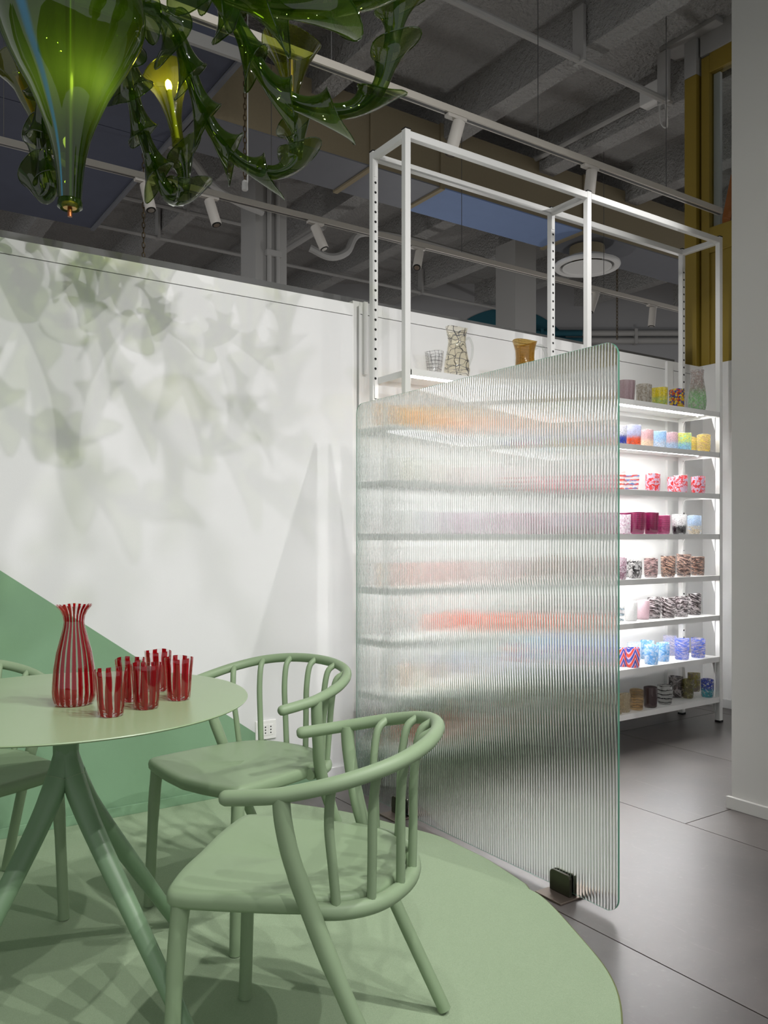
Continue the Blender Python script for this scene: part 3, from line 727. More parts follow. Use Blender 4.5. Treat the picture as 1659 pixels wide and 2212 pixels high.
# fourth shelf
pur = (150, 50, 104); pl = (120, 30, 80)
tumbler(1344, 3, 'large purple tumbler behind the pink flecked clear one on the fourth shelf', P('lines', pl, (90, 24, 60), pur, base=(.75, .35, .55), opac=.6), h=.122, y=3.13, w=.1)
tumbler(1347, 3, 'clear tumbler with pink flecks on the fourth shelf', P('blotch', (236, 226, 232), (244, 240, 244), (176, 110, 150), opac=.8, scale=1.8), h=.106, y=2.99, w=.078)
tumbler(1377, 3, 'dark purple ringed tumbler on the fourth shelf, left of two alike', P('lines', pl, (80, 20, 52), pur, base=(.7, .3, .5), opac=.75), h=.124, y=3.05, w=.086, taper=.86)
tumbler(1407, 3, 'dark purple ringed tumbler on the fourth shelf, right of two alike', P('lines', pl, (80, 20, 52), pur, base=(.7, .3, .5), opac=.75, seed=2), h=.124, y=3.05, w=.086, taper=.86)
tumbler(1433, 3, 'lighter pink-purple ringed tumbler on the fourth shelf', P('lines', pur, (110, 40, 80), (196, 110, 150), base=(.8, .5, .65), opac=.7), h=.108, y=3.03, w=.078, taper=.9)
tumbler(1467, 3, 'white tumbler with black flamed base on the fourth shelf', P('dip', (240, 240, 240), (34, 30, 34), opac=.95), h=.114, y=2.99, w=.084, taper=.9)
tumbler(1500, 3, 'pale blue tumbler with sandy flecked base at the end of the fourth shelf', P('dip', (190, 212, 238), (228, 214, 188), (206, 220, 238), opac=.9), h=.11, y=2.99, w=.082)
# fifth shelf
tumbler(1338, 4, 'mauve and white swirled tumbler on the fifth shelf, next to the screen edge', P('blotch', (176, 140, 156), (226, 214, 222), (130, 96, 112), opac=.85), h=.118, y=2.98, w=.078)
tumbler(1355, 4, 'black and white marbled tumbler on the fifth shelf, half hidden by its twin', P('blotch', (34, 30, 32), (232, 230, 230), (236, 234, 234), opac=.9, seed=2), h=.098, y=3.12, w=.076)
tumbler(1372, 4, 'black and white marbled tumbler standing in front on the fifth shelf', P('blotch', (30, 28, 30), (236, 234, 234), (228, 226, 226), opac=.9, seed=4), h=.1, y=3.0, w=.074)
br = (92, 60, 54)
tumbler(1406, 4, 'finely streaked brown and pink tumbler standing alone on the fifth shelf', P('swirl', (96, 64, 66), (226, 196, 194), opac=.92), h=.11, y=3.02, w=.078)
tumbler(1443, 4, 'brown and tan streaked tumbler on the fifth shelf, third from its end', P('swirl', (84, 54, 48), (218, 184, 164), opac=.92, seed=2), h=.122, y=2.99, w=.082)
tumbler(1477, 4, 'tallest brown streaked tumbler on the fifth shelf, second from its end', P('swirl', (80, 54, 50), (220, 188, 172), opac=.92, seed=3), h=.13, y=2.99, w=.084)
tumbler(1507, 4, 'brown streaked tumbler at the end of the fifth shelf', P('swirl', (70, 48, 44), (206, 170, 150), opac=.92, seed=5), h=.112, y=3.02, w=.08)
# sixth shelf
tumbler(1334, 5, 'clear tumbler with grey thread rings on the sixth shelf, next to the screen edge', P('lines', (110, 130, 140), (150, 170, 180), opac=.6, scale=.4), h=.09, y=3.0, w=.072)
tumbler(1363, 5, 'frosted white tumbler on the sixth shelf', P('plain', (236, 236, 236), (246, 246, 246), opac=.9), h=.108, y=3.03, w=.07)
tumbler(1389, 5, 'pale pink frosted tumbler on the sixth shelf', P('plain', (242, 216, 224), (248, 232, 238), opac=.95), h=.108, y=3.05, w=.074)
sw = ((58, 36, 40), (236, 228, 230))
tumbler(1413, 5, 'dark streaked white tumbler on the sixth shelf, next to the pale pink one', P('swirl', *sw, opac=.92, seed=1, scale=.7), h=.12, y=3.05, w=.076)
tumbler(1443, 5, 'dark streaked white tumbler on the sixth shelf, second of four from the pink one', P('swirl', *sw, opac=.92, seed=3, scale=.7), h=.118, y=3.02, w=.08)
tumbler(1472, 5, 'dark streaked white tumbler on the sixth shelf, third of four from the pink one', P('swirl', *sw, opac=.92, seed=6, scale=.75), h=.118, y=3.02, w=.08)
tumbler(1500, 5, 'dark streaked white tumbler at the end of the sixth shelf', P('swirl', (50, 34, 38), (226, 218, 220), opac=.92, seed=9, scale=.75), h=.126, y=3.05, w=.08)
# seventh shelf
tumbler(1342, 6, 'orange and blue festooned tumbler on the seventh shelf, at the screen edge', P('wave', (240, 84, 48), (60, 84, 190), (236, 214, 230), opac=.92), h=.1, y=3.03, w=.07)
tumbler(1367, 6, 'orange and blue festooned tumbler on the seventh shelf, nearer the shelf front', P('wave', (240, 80, 44), (52, 78, 184), (234, 212, 230), opac=.92, seed=1, scale=1.05), h=.106, y=2.975, w=.076)
tumbler(1370, 6, 'clear faintly blue tumbler standing behind the festooned ones on the seventh shelf', P('blotch', (214, 228, 244), (232, 240, 248), (200, 220, 244), opac=.5), h=.1, y=3.14, w=.08)
tumbler(1398, 6, 'sky blue clouded tumbler at the back of the seventh shelf', P('blotch', (120, 186, 232), (226, 238, 248), (150, 200, 236), opac=.8, seed=2), h=.106, y=3.13, w=.08)
tumbler(1407, 6, 'sky blue clouded tumbler at the front of the seventh shelf', P('blotch', (110, 180, 230), (226, 238, 248), (150, 204, 238), opac=.8, seed=4), h=.108, y=2.985, w=.078)
tumbler(1432, 6, 'sky blue clouded tumbler on the seventh shelf, next to the lavender streaked ones', P('blotch', (116, 184, 232), (220, 234, 248), (140, 196, 238), opac=.8, seed=6), h=.106, y=3.02, w=.074)
tumbler(1447, 6, 'pale lavender streaked tumbler at the back of the seventh shelf', P('swirl', (184, 190, 230), (230, 220, 226), opac=.7, seed=2), h=.118, y=3.145, w=.078)
tumbler(1473, 6, 'blue and lavender streaked tumbler on the seventh shelf, second from its end', P('swirl', (96, 124, 214), (214, 206, 230), opac=.85, seed=4), h=.122, y=3.0, w=.084)
tumbler(1508, 6, 'blue and cream streaked tumbler at the end of the seventh shelf', P('swirl', (84, 116, 214), (222, 208, 204), opac=.85, seed=6), h=.114, y=2.99, w=.084)
# bottom shelf
tumbler(1330, 7, 'pale amber tumbler on the bottom shelf, cut by the screen edge', P('plain', (196, 178, 146), (220, 208, 184), opac=.5, base=(.9, .86, .76)), h=.104, y=2.98, w=.07)
tumbler(1349, 7, 'pale amber seeded tumbler on the bottom shelf', P('plain', (192, 176, 148), (218, 208, 188), opac=.5, base=(.9, .87, .78), seed=1), h=.1, y=2.985, w=.064)
tumbler(1375, 7, 'amber seeded tumbler on the bottom shelf beside the dark brown one', P('lines', (166, 136, 96), (180, 150, 110), opac=.5, base=(.84, .76, .62), scale=.4), h=.11, y=2.99, w=.078)
tumbler(1405, 7, 'dark plum brown tumbler on the bottom shelf', P('plain', (74, 54, 58), (98, 76, 78), opac=.92, scale=3), h=.112, y=2.99, w=.078)
tumbler(1436, 7, 'black and white ringed tumbler on the bottom shelf', P('lines', (24, 24, 26), (26, 26, 28), (206, 206, 204), opac=.9, scale=.5), h=.106, y=3.0, w=.084, belly=.004)
tumbler(1460, 7, 'dark brown swirled tumbler at the back of the bottom shelf', P('blotch', (60, 46, 46), (190, 186, 184), (110, 94, 92), opac=.8, seed=3), h=.122, y=3.09, w=.084)
tumbler(1486, 7, 'olive yellow flecked tumbler on the bottom shelf, in front of its twin', P('blotch', (150, 146, 40), (118, 104, 90), (196, 190, 150), opac=.75, seed=2), h=.11, y=3.03, w=.066)
tumbler(1499, 7, 'olive yellow flecked tumbler at the back of the bottom shelf', P('blotch', (168, 160, 50), (140, 126, 112), (206, 202, 170), opac=.75, seed=5), h=.112, y=3.14, w=.076)
tumbler(1528, 7, 'royal blue and turquoise flecked tumbler at the end of the bottom shelf', P('dip', (36, 66, 190), (56, 176, 190), (226, 232, 240), opac=.92), h=.104, y=2.985, w=.076)
# left bay, seen over or through the fluted screen
def at_left(x, k, label, mat, **kw):
    y = kw.get('y', 3.05); r = Vector((x, y, CAMH)) - CP
    u = 829.5 + FPX * r.dot(RGT) / r.dot(FWD)
    return tumbler(u, k, label, mat, **kw)
tumbler(938, 0, 'clear tumbler netted with dark purple lines on the top shelf, left of the tall jug', P('net', (44, 24, 44), (70, 44, 60), opac=.9, scale=1.5), h=.105, w=.088, y=3.0, taper=.76)
def jug(u, y, k, prof, mat, label, hpts, hr, spout, hname='handle'):
    c = Vector((xat(u, y), y, ZS[k]))
    t = thing('jug', c, label, 'jug')
    H = max(z for r, z in prof)
    wp = lambda r, z, a: (r * (1 + spout * max(0, -math.cos(a)) ** 6 * max(0, z / H - .8) * 5), z + .006 * max(0, z / H - .9) * 10 * math.cos(2 * a))
    inn = [(r - .003, z) for r, z in prof[::-1]][:-2]
    build('jug_body', MB().lathe([(prof[0][0] * .5, .0005)] + prof + inn, 32, c, warp=wp), mat, parent=t, origin=c, smooth=50)
    ax = (RGT * .95 + FWD * -.05)
    pts = spline([c + ax * a + Vector((0, 0, z)) for a, z in hpts], 6)
    build('handle', MB().tube(pts, hr, 8, roundcap=True), M['clearhandle'], parent=t, smooth=60)
jug(987, 3.06, 0, [(.05, .002), (.060, .02), (.064, .05), (.060, .09), (.050, .14), (.043, .185), (.046, .215), (.052, .245), (.054, .252)],
    P('net', (34, 42, 70), (60, 72, 104), opac=.85, scale=.62, base=(.97, .95, .89), seed=3), 'tall clear jug netted with dark blue lines on the top shelf',
    [(.046, .20), (.062, .205), (.078, .17), (.076, .12), (.06, .075)], .006, .10)
jug(1134, 3.02, 0, [(.05, .002), (.056, .02), (.055, .06), (.050, .11), (.047, .155), (.049, .19), (.058, .226), (.062, .236)],
    P('lines', (120, 84, 20), (84, 60, 24), (206, 160, 60), opac=.7, scale=1.6, base=(.93, .80, .48)), 'amber ringed jug with clear handle on the top shelf behind the screen',
    [(.050, .20), (.08, .215), (.105, .19), (.112, .14), (.10, .08)], .009, .10)
LB = [ # (x, shelf, colour words, pattern args)
 (2.22, 1, 'golden amber', (214, 150, 30), (234, 180, 70)), (2.34, 1, 'deep amber', (206, 138, 24), (228, 170, 60)), (2.46, 1, 'honey yellow', (222, 164, 40), (238, 192, 90)), (2.60, 1, 'peach and amber', (226, 150, 90), (240, 190, 130)),
 (2.78, 1, 'pale peach', (240, 196, 160), (246, 216, 190)), (2.95, 1, 'salmon', (238, 160, 120), (244, 190, 160)), (3.12, 1, 'rosy peach', (236, 180, 170), (244, 206, 200)),
 (2.30, 2, 'cream', (232, 226, 206), (240, 236, 222)), (2.52, 2, 'ivory', (236, 230, 214), (242, 238, 226)), (2.86, 2, 'faint rose', (236, 206, 210), (242, 224, 226)), (3.1, 2, 'blush pink', (236, 190, 200), (242, 214, 220)),
 (2.4, 3, 'smoky white', (226, 226, 226), (238, 238, 238)), (2.68, 3, 'lilac', (186, 176, 206), (206, 198, 222)), (2.9, 3, 'violet', (140, 80, 130), (170, 110, 156)), (3.1, 3, 'plum', (140, 40, 96), (160, 64, 116)),
 (2.24, 4, 'light orange', (240, 180, 110), (244, 200, 150)), (2.38, 4, 'coral pink', (236, 150, 140), (242, 180, 170)), (2.55, 4, 'old rose', (220, 150, 156), (230, 176, 180)), (2.74, 4, 'dusky rose', (200, 130, 140), (214, 160, 166)), (2.92, 4, 'brown rose', (170, 110, 104), (190, 140, 130)), (3.1, 4, 'tobacco brown', (120, 74, 60), (160, 110, 96)),
 (2.74, 5, 'vivid orange-red', (240, 80, 30), (246, 110, 60)), (2.845, 5, 'fiery red', (236, 60, 30), (244, 90, 54)), (2.95, 5, 'tangerine', (244, 96, 40), (248, 124, 70)), (3.06, 5, 'scarlet', (236, 66, 36), (244, 96, 60)), (3.17, 5, 'brick red', (220, 70, 44), (236, 100, 70)),
 (2.3, 6, 'sand', (230, 206, 160), (238, 220, 184)), (2.5, 6, 'light terracotta', (224, 150, 120), (234, 180, 156)), (2.85, 6, 'grape', (120, 96, 150), (150, 130, 176)), (3.08, 6, 'periwinkle', (120, 130, 210), (150, 160, 224)),
 (2.24, 7, 'dark orange', (220, 84, 40), (232, 110, 66)), (2.36, 7, 'rust red', (210, 66, 34), (226, 96, 60)), (2.48, 7, 'burnt orange', (216, 76, 40), (230, 104, 66)), (2.60, 7, 'copper red', (200, 70, 40), (220, 100, 70)), (2.78, 7, 'purple grey', (110, 86, 110), (140, 116, 136)), (3.0, 7, 'terracotta', (190, 96, 66), (206, 126, 98)),
]
for x, k, wd, a, b in LB:
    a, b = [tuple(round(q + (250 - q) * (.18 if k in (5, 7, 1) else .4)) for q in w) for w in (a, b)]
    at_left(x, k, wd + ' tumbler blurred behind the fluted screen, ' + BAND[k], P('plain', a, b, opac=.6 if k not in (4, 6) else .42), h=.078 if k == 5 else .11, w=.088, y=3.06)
#@@SCREEN
# ------------------------------------------------------------------ fluted glass screen
GX, GY0, GY1, GZ0, GZ1, GT = 1.905, 1.588, 3.008, .018, 1.690, .008
NR = 123; CR = .045
gs = thing('glass_screen', (GX, 1.8, 0), 'free-standing fluted glass screen with rounded corners on metal clamp feet', 'screen')
pitch = (GY1 - GY0) / NR
def zlim(y):
    d = min(y - GY0, GY1 - y)
    if d >= CR: return GZ0, GZ1
    q = CR - math.sqrt(max(0, CR * CR - (CR - d) ** 2))
    return GZ0 + q, GZ1 - q
b = MB(); SEGR = 8; ov = []; ivs = []; fs = []
front = []; rows = []
for i in range(NR):
    row = []
    for k in range(SEGR + 1):
        t_ = k / SEGR; y = GY0 + (i + t_) * pitch
        x = GX + GT - .0022 + .0026 * math.sqrt(max(0, 1 - (2 * t_ - 1) ** 2 * .86))
        row.append((x, y))
    rows.append(row)
zl = []
for row in rows:
    n0 = len(b.v); vs = []
    for x, y in row:
        a0, a1 = zlim(y); nz = 1
        vs += [(x, y, a0), (x, y, a1)]
    b.add(vs, [(2 * k, 2 * k + 2, 2 * k + 3, 2 * k + 1) for k in range(len(row) - 1)])
# flat front face
ys = sorted(set([GY0 + CR * (1 - math.cos(a)) for a in [math.pi / 2 * k / 10 for k in range(11)]] + [GY1 - CR * (1 - math.cos(a)) for a in [math.pi / 2 * k / 10 for k in range(11)]]))
vs = []
for y in ys:
    a0, a1 = zlim(y); vs += [(GX, y, a0), (GX, y, a1)]
b.add(vs, [(2 * k, 2 * k + 1, 2 * k + 3, 2 * k + 2) for k in range(len(ys) - 1)])
# polished edge band all round
ed = []
for y in ys: ed.append((y, zlim(y)[1]))
for y in ys[::-1]: ed.append((y, zlim(y)[0]))
n = len(ed)
vs = [(GX, y, z) for y, z in ed] + [(GX + GT, y, z) for y, z in ed]
b.add(vs, [(i, n + i, n + (i + 1) % n, (i + 1) % n) for i in range(n)], 1)
build('fluted_pane', b, [M['fluted'], M['gedge']], parent=gs, smooth=40)
for yc in (1.805, 2.68):
    p = build('base_plate', MB().box(GX - .065, GX + .11, yc - .055, yc + .055, 0, .007), M['plate'], parent=gs, bevel=.002)
    rr = [(yc - .042, .008), (yc + .042, .008), (yc + .042, .062), (yc + .038, .070), (yc + .03, .073), (yc - .03, .073), (yc - .038, .070), (yc - .042, .062)]
    build('clamp_jaw', MB().prism(rr, 'x', GX - .013, GX - .003), M['bronze'], parent=p, bevel=.0012)
    build('clamp_jaw', MB().prism(rr, 'x', GX + GT + .003, GX + GT + .013), M['bronze'], parent=p, bevel=.0012)
    build('rubber_pad', MB().prism([(yc - .04, .012), (yc + .04, .012), (yc + .04, .066), (yc - .04, .066)], 'x', GX - .003, GX - .0002), M['black'], parent=p)
# ------------------------------------------------------------------ rug
RC, RR = Vector((.5, 2.2, 0)), 1.385
def rugpt(a, r):
    rr = r + .008 * math.sin(9 * a + 1) + .005 * math.sin(17 * a)
    p = RC + Vector((math.cos(a), math.sin(a), 0)) * rr
    p.y = min(p.y, WY - .016); p.x = min(p.x, GX - .02)
    d = math.hypot(p.x - 1.92, p.y - 1.805)
    if 1.705 < p.y < 1.905 or 2.58 < p.y < 2.78: p.x = min(p.x, GX - .072)
    return p
rt = thing('rug', (RC.x, RC.y, 0), 'large round sage green rug with olive edging under the table', 'rug')
b = MB(); ns = 240
rings = [0, .3, .6, .85, .97, 1]
vs = [RC + Vector((0, 0, .009))]
for q in rings[1:]:
    for k in range(ns):
        p = rugpt(2 * math.pi * k / ns, RR); p = RC + (p - RC) * q; p.z = .009; vs.append(p)
fs = [(0, 1 + k, 1 + (k + 1) % ns) for k in range(ns)]
for i in range(len(rings) - 2):
    for k in range(ns):
        a0 = 1 + i * ns; a1 = a0 + ns
        fs.append((a0 + k, a1 + k, a1 + (k + 1) % ns, a0 + (k + 1) % ns))
L = 1 + (len(rings) - 2) * ns; nb = len(vs)
for k in range(ns):
    p = vs[L + k].copy(); p.z = 0.0005; vs.append(p)
for k in range(ns): fs.append((L + k, nb + k, nb + (k + 1) % ns, L + (k + 1) % ns))
b.add(vs, fs); build('pile', b, M['rug'], parent=rt, smooth=50)
build('edge_binding', MB().tube([rugpt(2 * math.pi * k / ns, RR) + Vector((0, 0, .0046)) for k in range(ns)], .0046, 6, closed=True), M['rugedge'], parent=rt, smooth=60)
RZ = .0095
#@@FURNITURE
# ------------------------------------------------------------------ table
TC = Vector((.467, 2.006, 0)); TZ = .735; TR = .42
tb = thing('round_table', (TC.x, TC.y, RZ), 'round sage green table with splayed tubular legs standing on the rug', 'table')
build('table_top', MB().lathe([(0, TZ - .011), (TR - .03, TZ - .011), (TR - .002, TZ - .0045), (TR, TZ - .002), (TR - .0015, TZ), (0, TZ)], 96, TC), M['tabletop'], parent=tb, smooth=30)
build('column', MB().lathe([(.022, .545), (.0285, .585), (.029, .70), (.03, TZ - .0115)], 28, TC), M['tableleg'], parent=tb, smooth=40)
for an in (36, -66, -147):
    d = Vector((math.cos(math.radians(an)), math.sin(math.radians(an)), 0))
    pts = spline([TC + Vector((0, 0, .625)) + d * .005, TC + d * .010 + Vector((0, 0, .597)), TC + d * .032 + Vector((0, 0, .548)), TC + d * .095 + Vector((0, 0, .452)), TC + d * .265 + Vector((0, 0, .243)), TC + d * .441 + Vector((0, 0, RZ + .018))], 6)
    rs = [.0235 + .0035 * min(1, i / 10) - .010 * max(0, (i - 14) / 16) for i in range(len(pts))]
    lg = build('leg', MB().tube(pts, rs, 12), M['tableleg'], parent=tb, smooth=40)
    q = pts[11]; tq = (pts[12] - pts[10]).normalized()
    build('joint_ring', MB().tube([q - tq * .0006, q + tq * .0006], rs[11] + .0006, 24), M['sage'], parent=lg, smooth=40)
    f = TC + d * .450
    build('foot', MB().lathe([(.014, 0), (.018, .002), (.018, .010), (.012, .016)], 14, f + Vector((0, 0, RZ))), M['tableleg'], parent=lg, smooth=40)
# ------------------------------------------------------------------ chairs (local: +y forward, origin on the floor at the seat centre)
def make_chair():
    t = thing('armchair', (0, 0, 0), 'x', 'chair', 'sage green spindle-back armchairs')
    D = .22
    S = lambda x, y, z: Vector((x, y + D, z))
    # seat: rounded outline
    half = [(0, .022), (.10, .018), (.192, .004), (.218, -.008), (.2235, -.035), (.2225, -.07), (.217, -.16), (.206, -.26), (.185, -.335), (.14, -.39), (.07, -.418), (0, -.426)]
    hs = spline([(x, y, 0) for x, y in half], 4)
    out = [(p.x, p.y) for p in hs] + [(-p.x, p.y) for p in hs[::-1][1:-1]]
    nn = len(out); cy_ = -.2
    b = MB(); vs = []; fs = []
    lay = [(.001, .439), (.35, .4385), (.7, .4395), (.9, .4425), (.965, .4425), (.99, .438), (1, .428), (.995, .416), (.975, .409), (.9, .406), (.001, .406)]
    for q, z in lay:
        for x, y in out:
            dip = -.010 * max(0, 1 - abs(x) / .2) * max(0, (y + .1) / .12) if y > -.1 else 0
            vs.append(S(x * q, cy_ + (y - cy_) * q, z + dip))
    for i in range(len(lay) - 1):
        for k in range(nn):
            fs.append((i * nn + k, i * nn + (k + 1) % nn, (i + 1) * nn + (k + 1) % nn, (i + 1) * nn + k))
    b.add(vs, fs); build('seat', b, M['sage'], parent=t, smooth=60, weld=.002)
    # arm hoop
    hp = [(-.252, -.135, .634), (-.263, -.185, .641), (-.272, -.25, .652), (-.255, -.35, .674), (-.20, -.432, .694), (-.11, -.478, .706), (0, -.492, .710)]
    hp = hp + [(-x, y, z) for x, y, z in hp[::-1][1:]]
    hoop = spline([S(*p) for p in hp], 6)
    build('arm_hoop', MB().tube(hoop, .0146, 14, roundcap=True), M['sage'], parent=t, smooth=60)
    # seat ring at the back
    rp = [(-.212, -.27, .422), (-.195, -.34, .42), (-.15, -.395, .418), (-.08, -.43, .418), (0, -.442, .418)]
    rp = rp + [(-x, y, z) for x, y, z in rp[::-1][1:]]
    ring = spline([S(*p) for p in rp], 6)
    build('seat_ring', MB().tube(ring, .0165, 12), M['sage'], parent=t, smooth=60)
    for s in (-1, 1):
        build('leg', MB().tube(spline([S(s * .2005, -.027, .422), S(s * .206, -.018, .3), S(s * .214, -.006, .001)], 4), [.0185] * 2 + [.0175] * 3 + [.0155] * 4, 12), M['sage'], parent=t, smooth=60)
        pts = spline([S(s * .270, -.245, .650), S(s * .267, -.249, .60), S(s * .257, -.262, .53), S(s * .238, -.290, .435), S(s * .232, -.345, .30), S(s * .236, -.485, .008)], 5)
        build('leg', MB().tube(pts, [.0165] * 12 + [.0175] * 8 + [.0155] * (len(pts) - 20), 12), M['sage'], parent=t, smooth=60)
        for y in (-.10,):
            build('glide', MB().lathe([(.006, .398), (.006, .407)], 8, S(s * .15, y - .12, 0)), M['socket'], parent=t)
    # spindles
    for k in range(7):
        a = (k - 3) / 3.0
        i = round((len(ring) - 1) * (.5 + a * .40)); j = round((len(hoop) - 1) * (.5 + a * .245))
        p0 = ring[i] + Vector((0, 0, .008)); p4 = hoop[j]
        inw = Vector((-(p4.x), (-.12 + D) - p4.y, 0)).normalized()
        p3 = p4 + inw * .034 + Vector((0, 0, -.022)); p2 = p4 + inw * .046 + Vector((0, 0, -.075))
        p2 = p2.lerp(p0, .08)
        build('spindle', MB().tube(spline([p0, p0.lerp(p2, .5), p2, p3, p4 + inw * .008], 5), .0093, 9), M['sage'], parent=t, smooth=60)
    return t
ch = make_chair()
def place(c, front_mid, back_dir, label):
    bd = Vector(back_dir).normalized(); f = -bd
    ang = math.atan2(f.y, f.x) - math.pi / 2
    ctr = Vector(front_mid) + Vector((bd.x, bd.y, 0)) * .22
    c.location = (ctr.x, ctr.y, RZ); c.rotation_euler = (0, 0, ang); c['label'] = label
place(ch, (.682, 1.67, 0), (.717, -.70, 0), 'sage green spindle-back armchair nearest the camera, turned to the table')
c2 = copy_tree(ch); place(c2, (.846, 2.225, 0), (.976, .217, 0), 'sage green spindle-back armchair between the table and the fluted screen')
c3 = copy_tree(ch); place(c3, (.365, 2.44, 0), (-.20, .98, 0), 'sage green armchair cut by the left edge, between the table and the green wall')
# ------------------------------------------------------------------ carafe and red tumblers on the table
c = atz(160, 1521, TZ); c.z = TZ + .0005
K = .000350
cp = [(60, 0), (108, 2), (124, 15), (135, 50), (138, 90), (136, 140), (128, 240), (112, 340), (88, 430), (70, 500), (65, 540), (70, 580), (86, 615), (108, 640), (112, 648)]
pr = [(r * K, z * K) for r, z in cp]
inn = [(r - .0022, z) for r, z in pr[::-1][1:-2]] + [(.03, .006)]
wp = lambda r, z, a: (r, z + (.0012 * math.sin(5 * a + 1) if z > .21 else 0))
tag(build('carafe', MB().lathe(pr + inn, 40, c, warp=wp), M['carafe'], origin=c, smooth=60), 'red and clear striped glass carafe with flared lip on the round table', 'carafe')
for i, (u, v, lab) in enumerate([(240, 1546, 'red striped tumbler standing right against the carafe, frontmost on the table'), (316, 1530, 'red striped tumbler in the middle of the group, second nearest the table front'), (281, 1514, 'red striped tumbler half hidden behind the two front tumblers'),
                                 (386, 1511, 'red striped tumbler at the right end of the group on the table'), (341, 1492, 'red striped tumbler at the back of the group on the table')]):
    c = atz(u, v, TZ); c.z = TZ + .0005
    seed = i * 1.3
    wp = lambda r, z, a: (r * (1 + .018 * math.cos(9 * (a + seed)) + .012 * math.sin(2 * a + seed)), z + (.0012 * math.sin(3 * a + seed) if z > .09 else 0))
    pr = [(.013, .0), (.0225, .0006), (.0262, .004), (.0278, .022), (.0300, .055), (.0325, .085), (.0336, .098), (.0326, .099), (.0312, .085), (.0288, .055), (.0266, .022), (.024, .010), (.013, .008)]
    o = build('tumbler', MB().lathe(pr, 36, c, warp=wp), M['redtum'], origin=c, smooth=60)
    tag(o, lab, 'tumbler', 'red striped tumblers on the table')
#@@CHANDELIER
# ------------------------------------------------------------------ chandelier
CD = 2.1
axis = atd(151, 450, CD)
HX, HY = axis.x, axis.y
chd = thing('chandelier', (HX, HY, axis.z), 'large olive green blown glass chandelier with trumpet shaped arms above the table', 'chandelier')
zpx = lambda v: CAMH + (1158 - v) / FPX * CD
rpx = lambda w: w / FPX * CD
bp = [(432, 24), (400, 26), (370, 29), (340, 33), (300, 42), (270, 52), (235, 66), (200, 81), (165, 100), (135, 118), (100, 135), (70, 150), (45, 157), (20, 158), (-20, 150), (-70, 128), (-130, 96), (-200, 66), (-280, 46), (-380, 36)]
body = build('glass_body', MB().lathe([(rpx(w), zpx(v)) for v, w in bp], 56, (HX, HY, 0), close=False), M['body'], parent=chd, smooth=60)
inner = [(430, 20), (300, 24), (200, 32), (120, 44), (60, 52), (0, 52), (-80, 40)]
build('centre_tube', MB().tube([(HX, HY, zpx(440)), (HX, HY, ZC)], .011, 12), M['bronze'], parent=chd, smooth=60)
build('collar', MB().lathe([(rpx(20), zpx(452)), (rpx(26), zpx(448)), (rpx(26), zpx(438)), (rpx(24), zpx(432)), (rpx(18), zpx(432))], 32, (HX, HY, 0), close=False), M['chandgreen'], parent=chd, smooth=40)
build('brass_cup', MB().lathe([(0, zpx(450)), (rpx(14), zpx(450)), (rpx(17), zpx(445)), (rpx(17), zpx(440)), (0, zpx(440))], 24, (HX, HY, 0)), M['brass'], parent=chd, smooth=40)
build('finial_rod', MB().tube([(HX, HY, zpx(468)), (HX, HY, zpx(448))], rpx(5), 12), M['copper'], parent=chd, smooth=40)
build('canopy', MB().lathe([(.05, ZC - .05), (.09, ZC - .03), (.10, ZC - .001)], 32, (HX, HY, 0)), M['white'], parent=chd, smooth=40)
lp = bpy.data.lights.new('body_glow_fill', 'POINT'); lpo = bpy.data.objects.new('body_glow_fill', lp); COL.objects.link(lpo)  # added lamp inside the body, makes the green glass glow
lpo.location = (HX + .02, HY - .035, zpx(170)); lp.energy = 0.95; lp.color = (1, .93, .72); lp.shadow_soft_size = .03
lpo.parent = chd; lpo.location = Vector(lpo.location) - ORG[chd.name]

def calla(path, r0, r1, pn, roll, tipL=.5, seg=26, nr=16, back=.34):
    """flared trumpet along path; mouth cut obliquely, with a drawn-out curled lip on its outer side"""
    n = len(path); b = MB()
    def P(t):
        f = max(0, t) * (n - 1); i = min(n - 2, int(f)); return path[i].lerp(path[i + 1], f - i)
    def T(t):
        t = min(1, t); return (P(min(1, t + .05)) - P(max(0, t - .05))).normalized()
    vs = []; fs = []; rim = []
    for i in range(nr + 1):
        t0 = i / nr
        for k in range(seg):
            a = 2 * math.pi * k / seg; ca = math.cos(a); sa = math.sin(a)
            t = t0 * (1 - back * (1 - ca) / 2)
            tg = T(t); N = tg.cross(pn).normalized(); B = tg.cross(N)
            N, B = N * math.cos(roll) + B * math.sin(roll), B * math.cos(roll) - N * math.sin(roll)
            r = r0 * (1 - .06 * math.sin(math.pi * min(1, t0 * 1.5))) + (r1 - r0) * (.3 * t0 ** 1.2 + .7 * t0 ** 3.4)
            r *= 1 + .07 * t0 ** 4 * math.sin(3 * a + .7)
            lobe = max(0, (ca + .25) / 1.25) ** 2
            ex = tipL * r1 * (t0 ** 4) * lobe
            fl = r1 * .30 * t0 ** 7
            p = P(t) + (N * ca + B * sa) * (r + fl * .6) + N * ex * .62 + tg * ex * .55
            vs.append(p)
            if i == nr: rim.append(p)
    for i in range(nr):
        for k in range(seg):
            fs.append((i * seg + k, i * seg + (k + 1) % seg, (i + 1) * seg + (k + 1) % seg, (i + 1) * seg + k))
    b.add(vs, fs); b.tube(rim, .0017, 5, closed=True)
    return b
def arclen(pts):
    L = [0]
    for i in range(len(pts) - 1): L.append(L[-1] + (pts[i + 1] - pts[i]).length)
    return L
def sub(pts, L, a, b, n=12):
    out = []
    for k in range(n):
        s = a + (b - a) * k / (n - 1); s = max(0, min(L[-1] - 1e-6, s))
        i = max(j for j in range(len(L) - 1) if L[j] <= s)
        out.append(pts[i].lerp(pts[i + 1], (s - L[i]) / max(1e-9, L[i + 1] - L[i])))
    return out
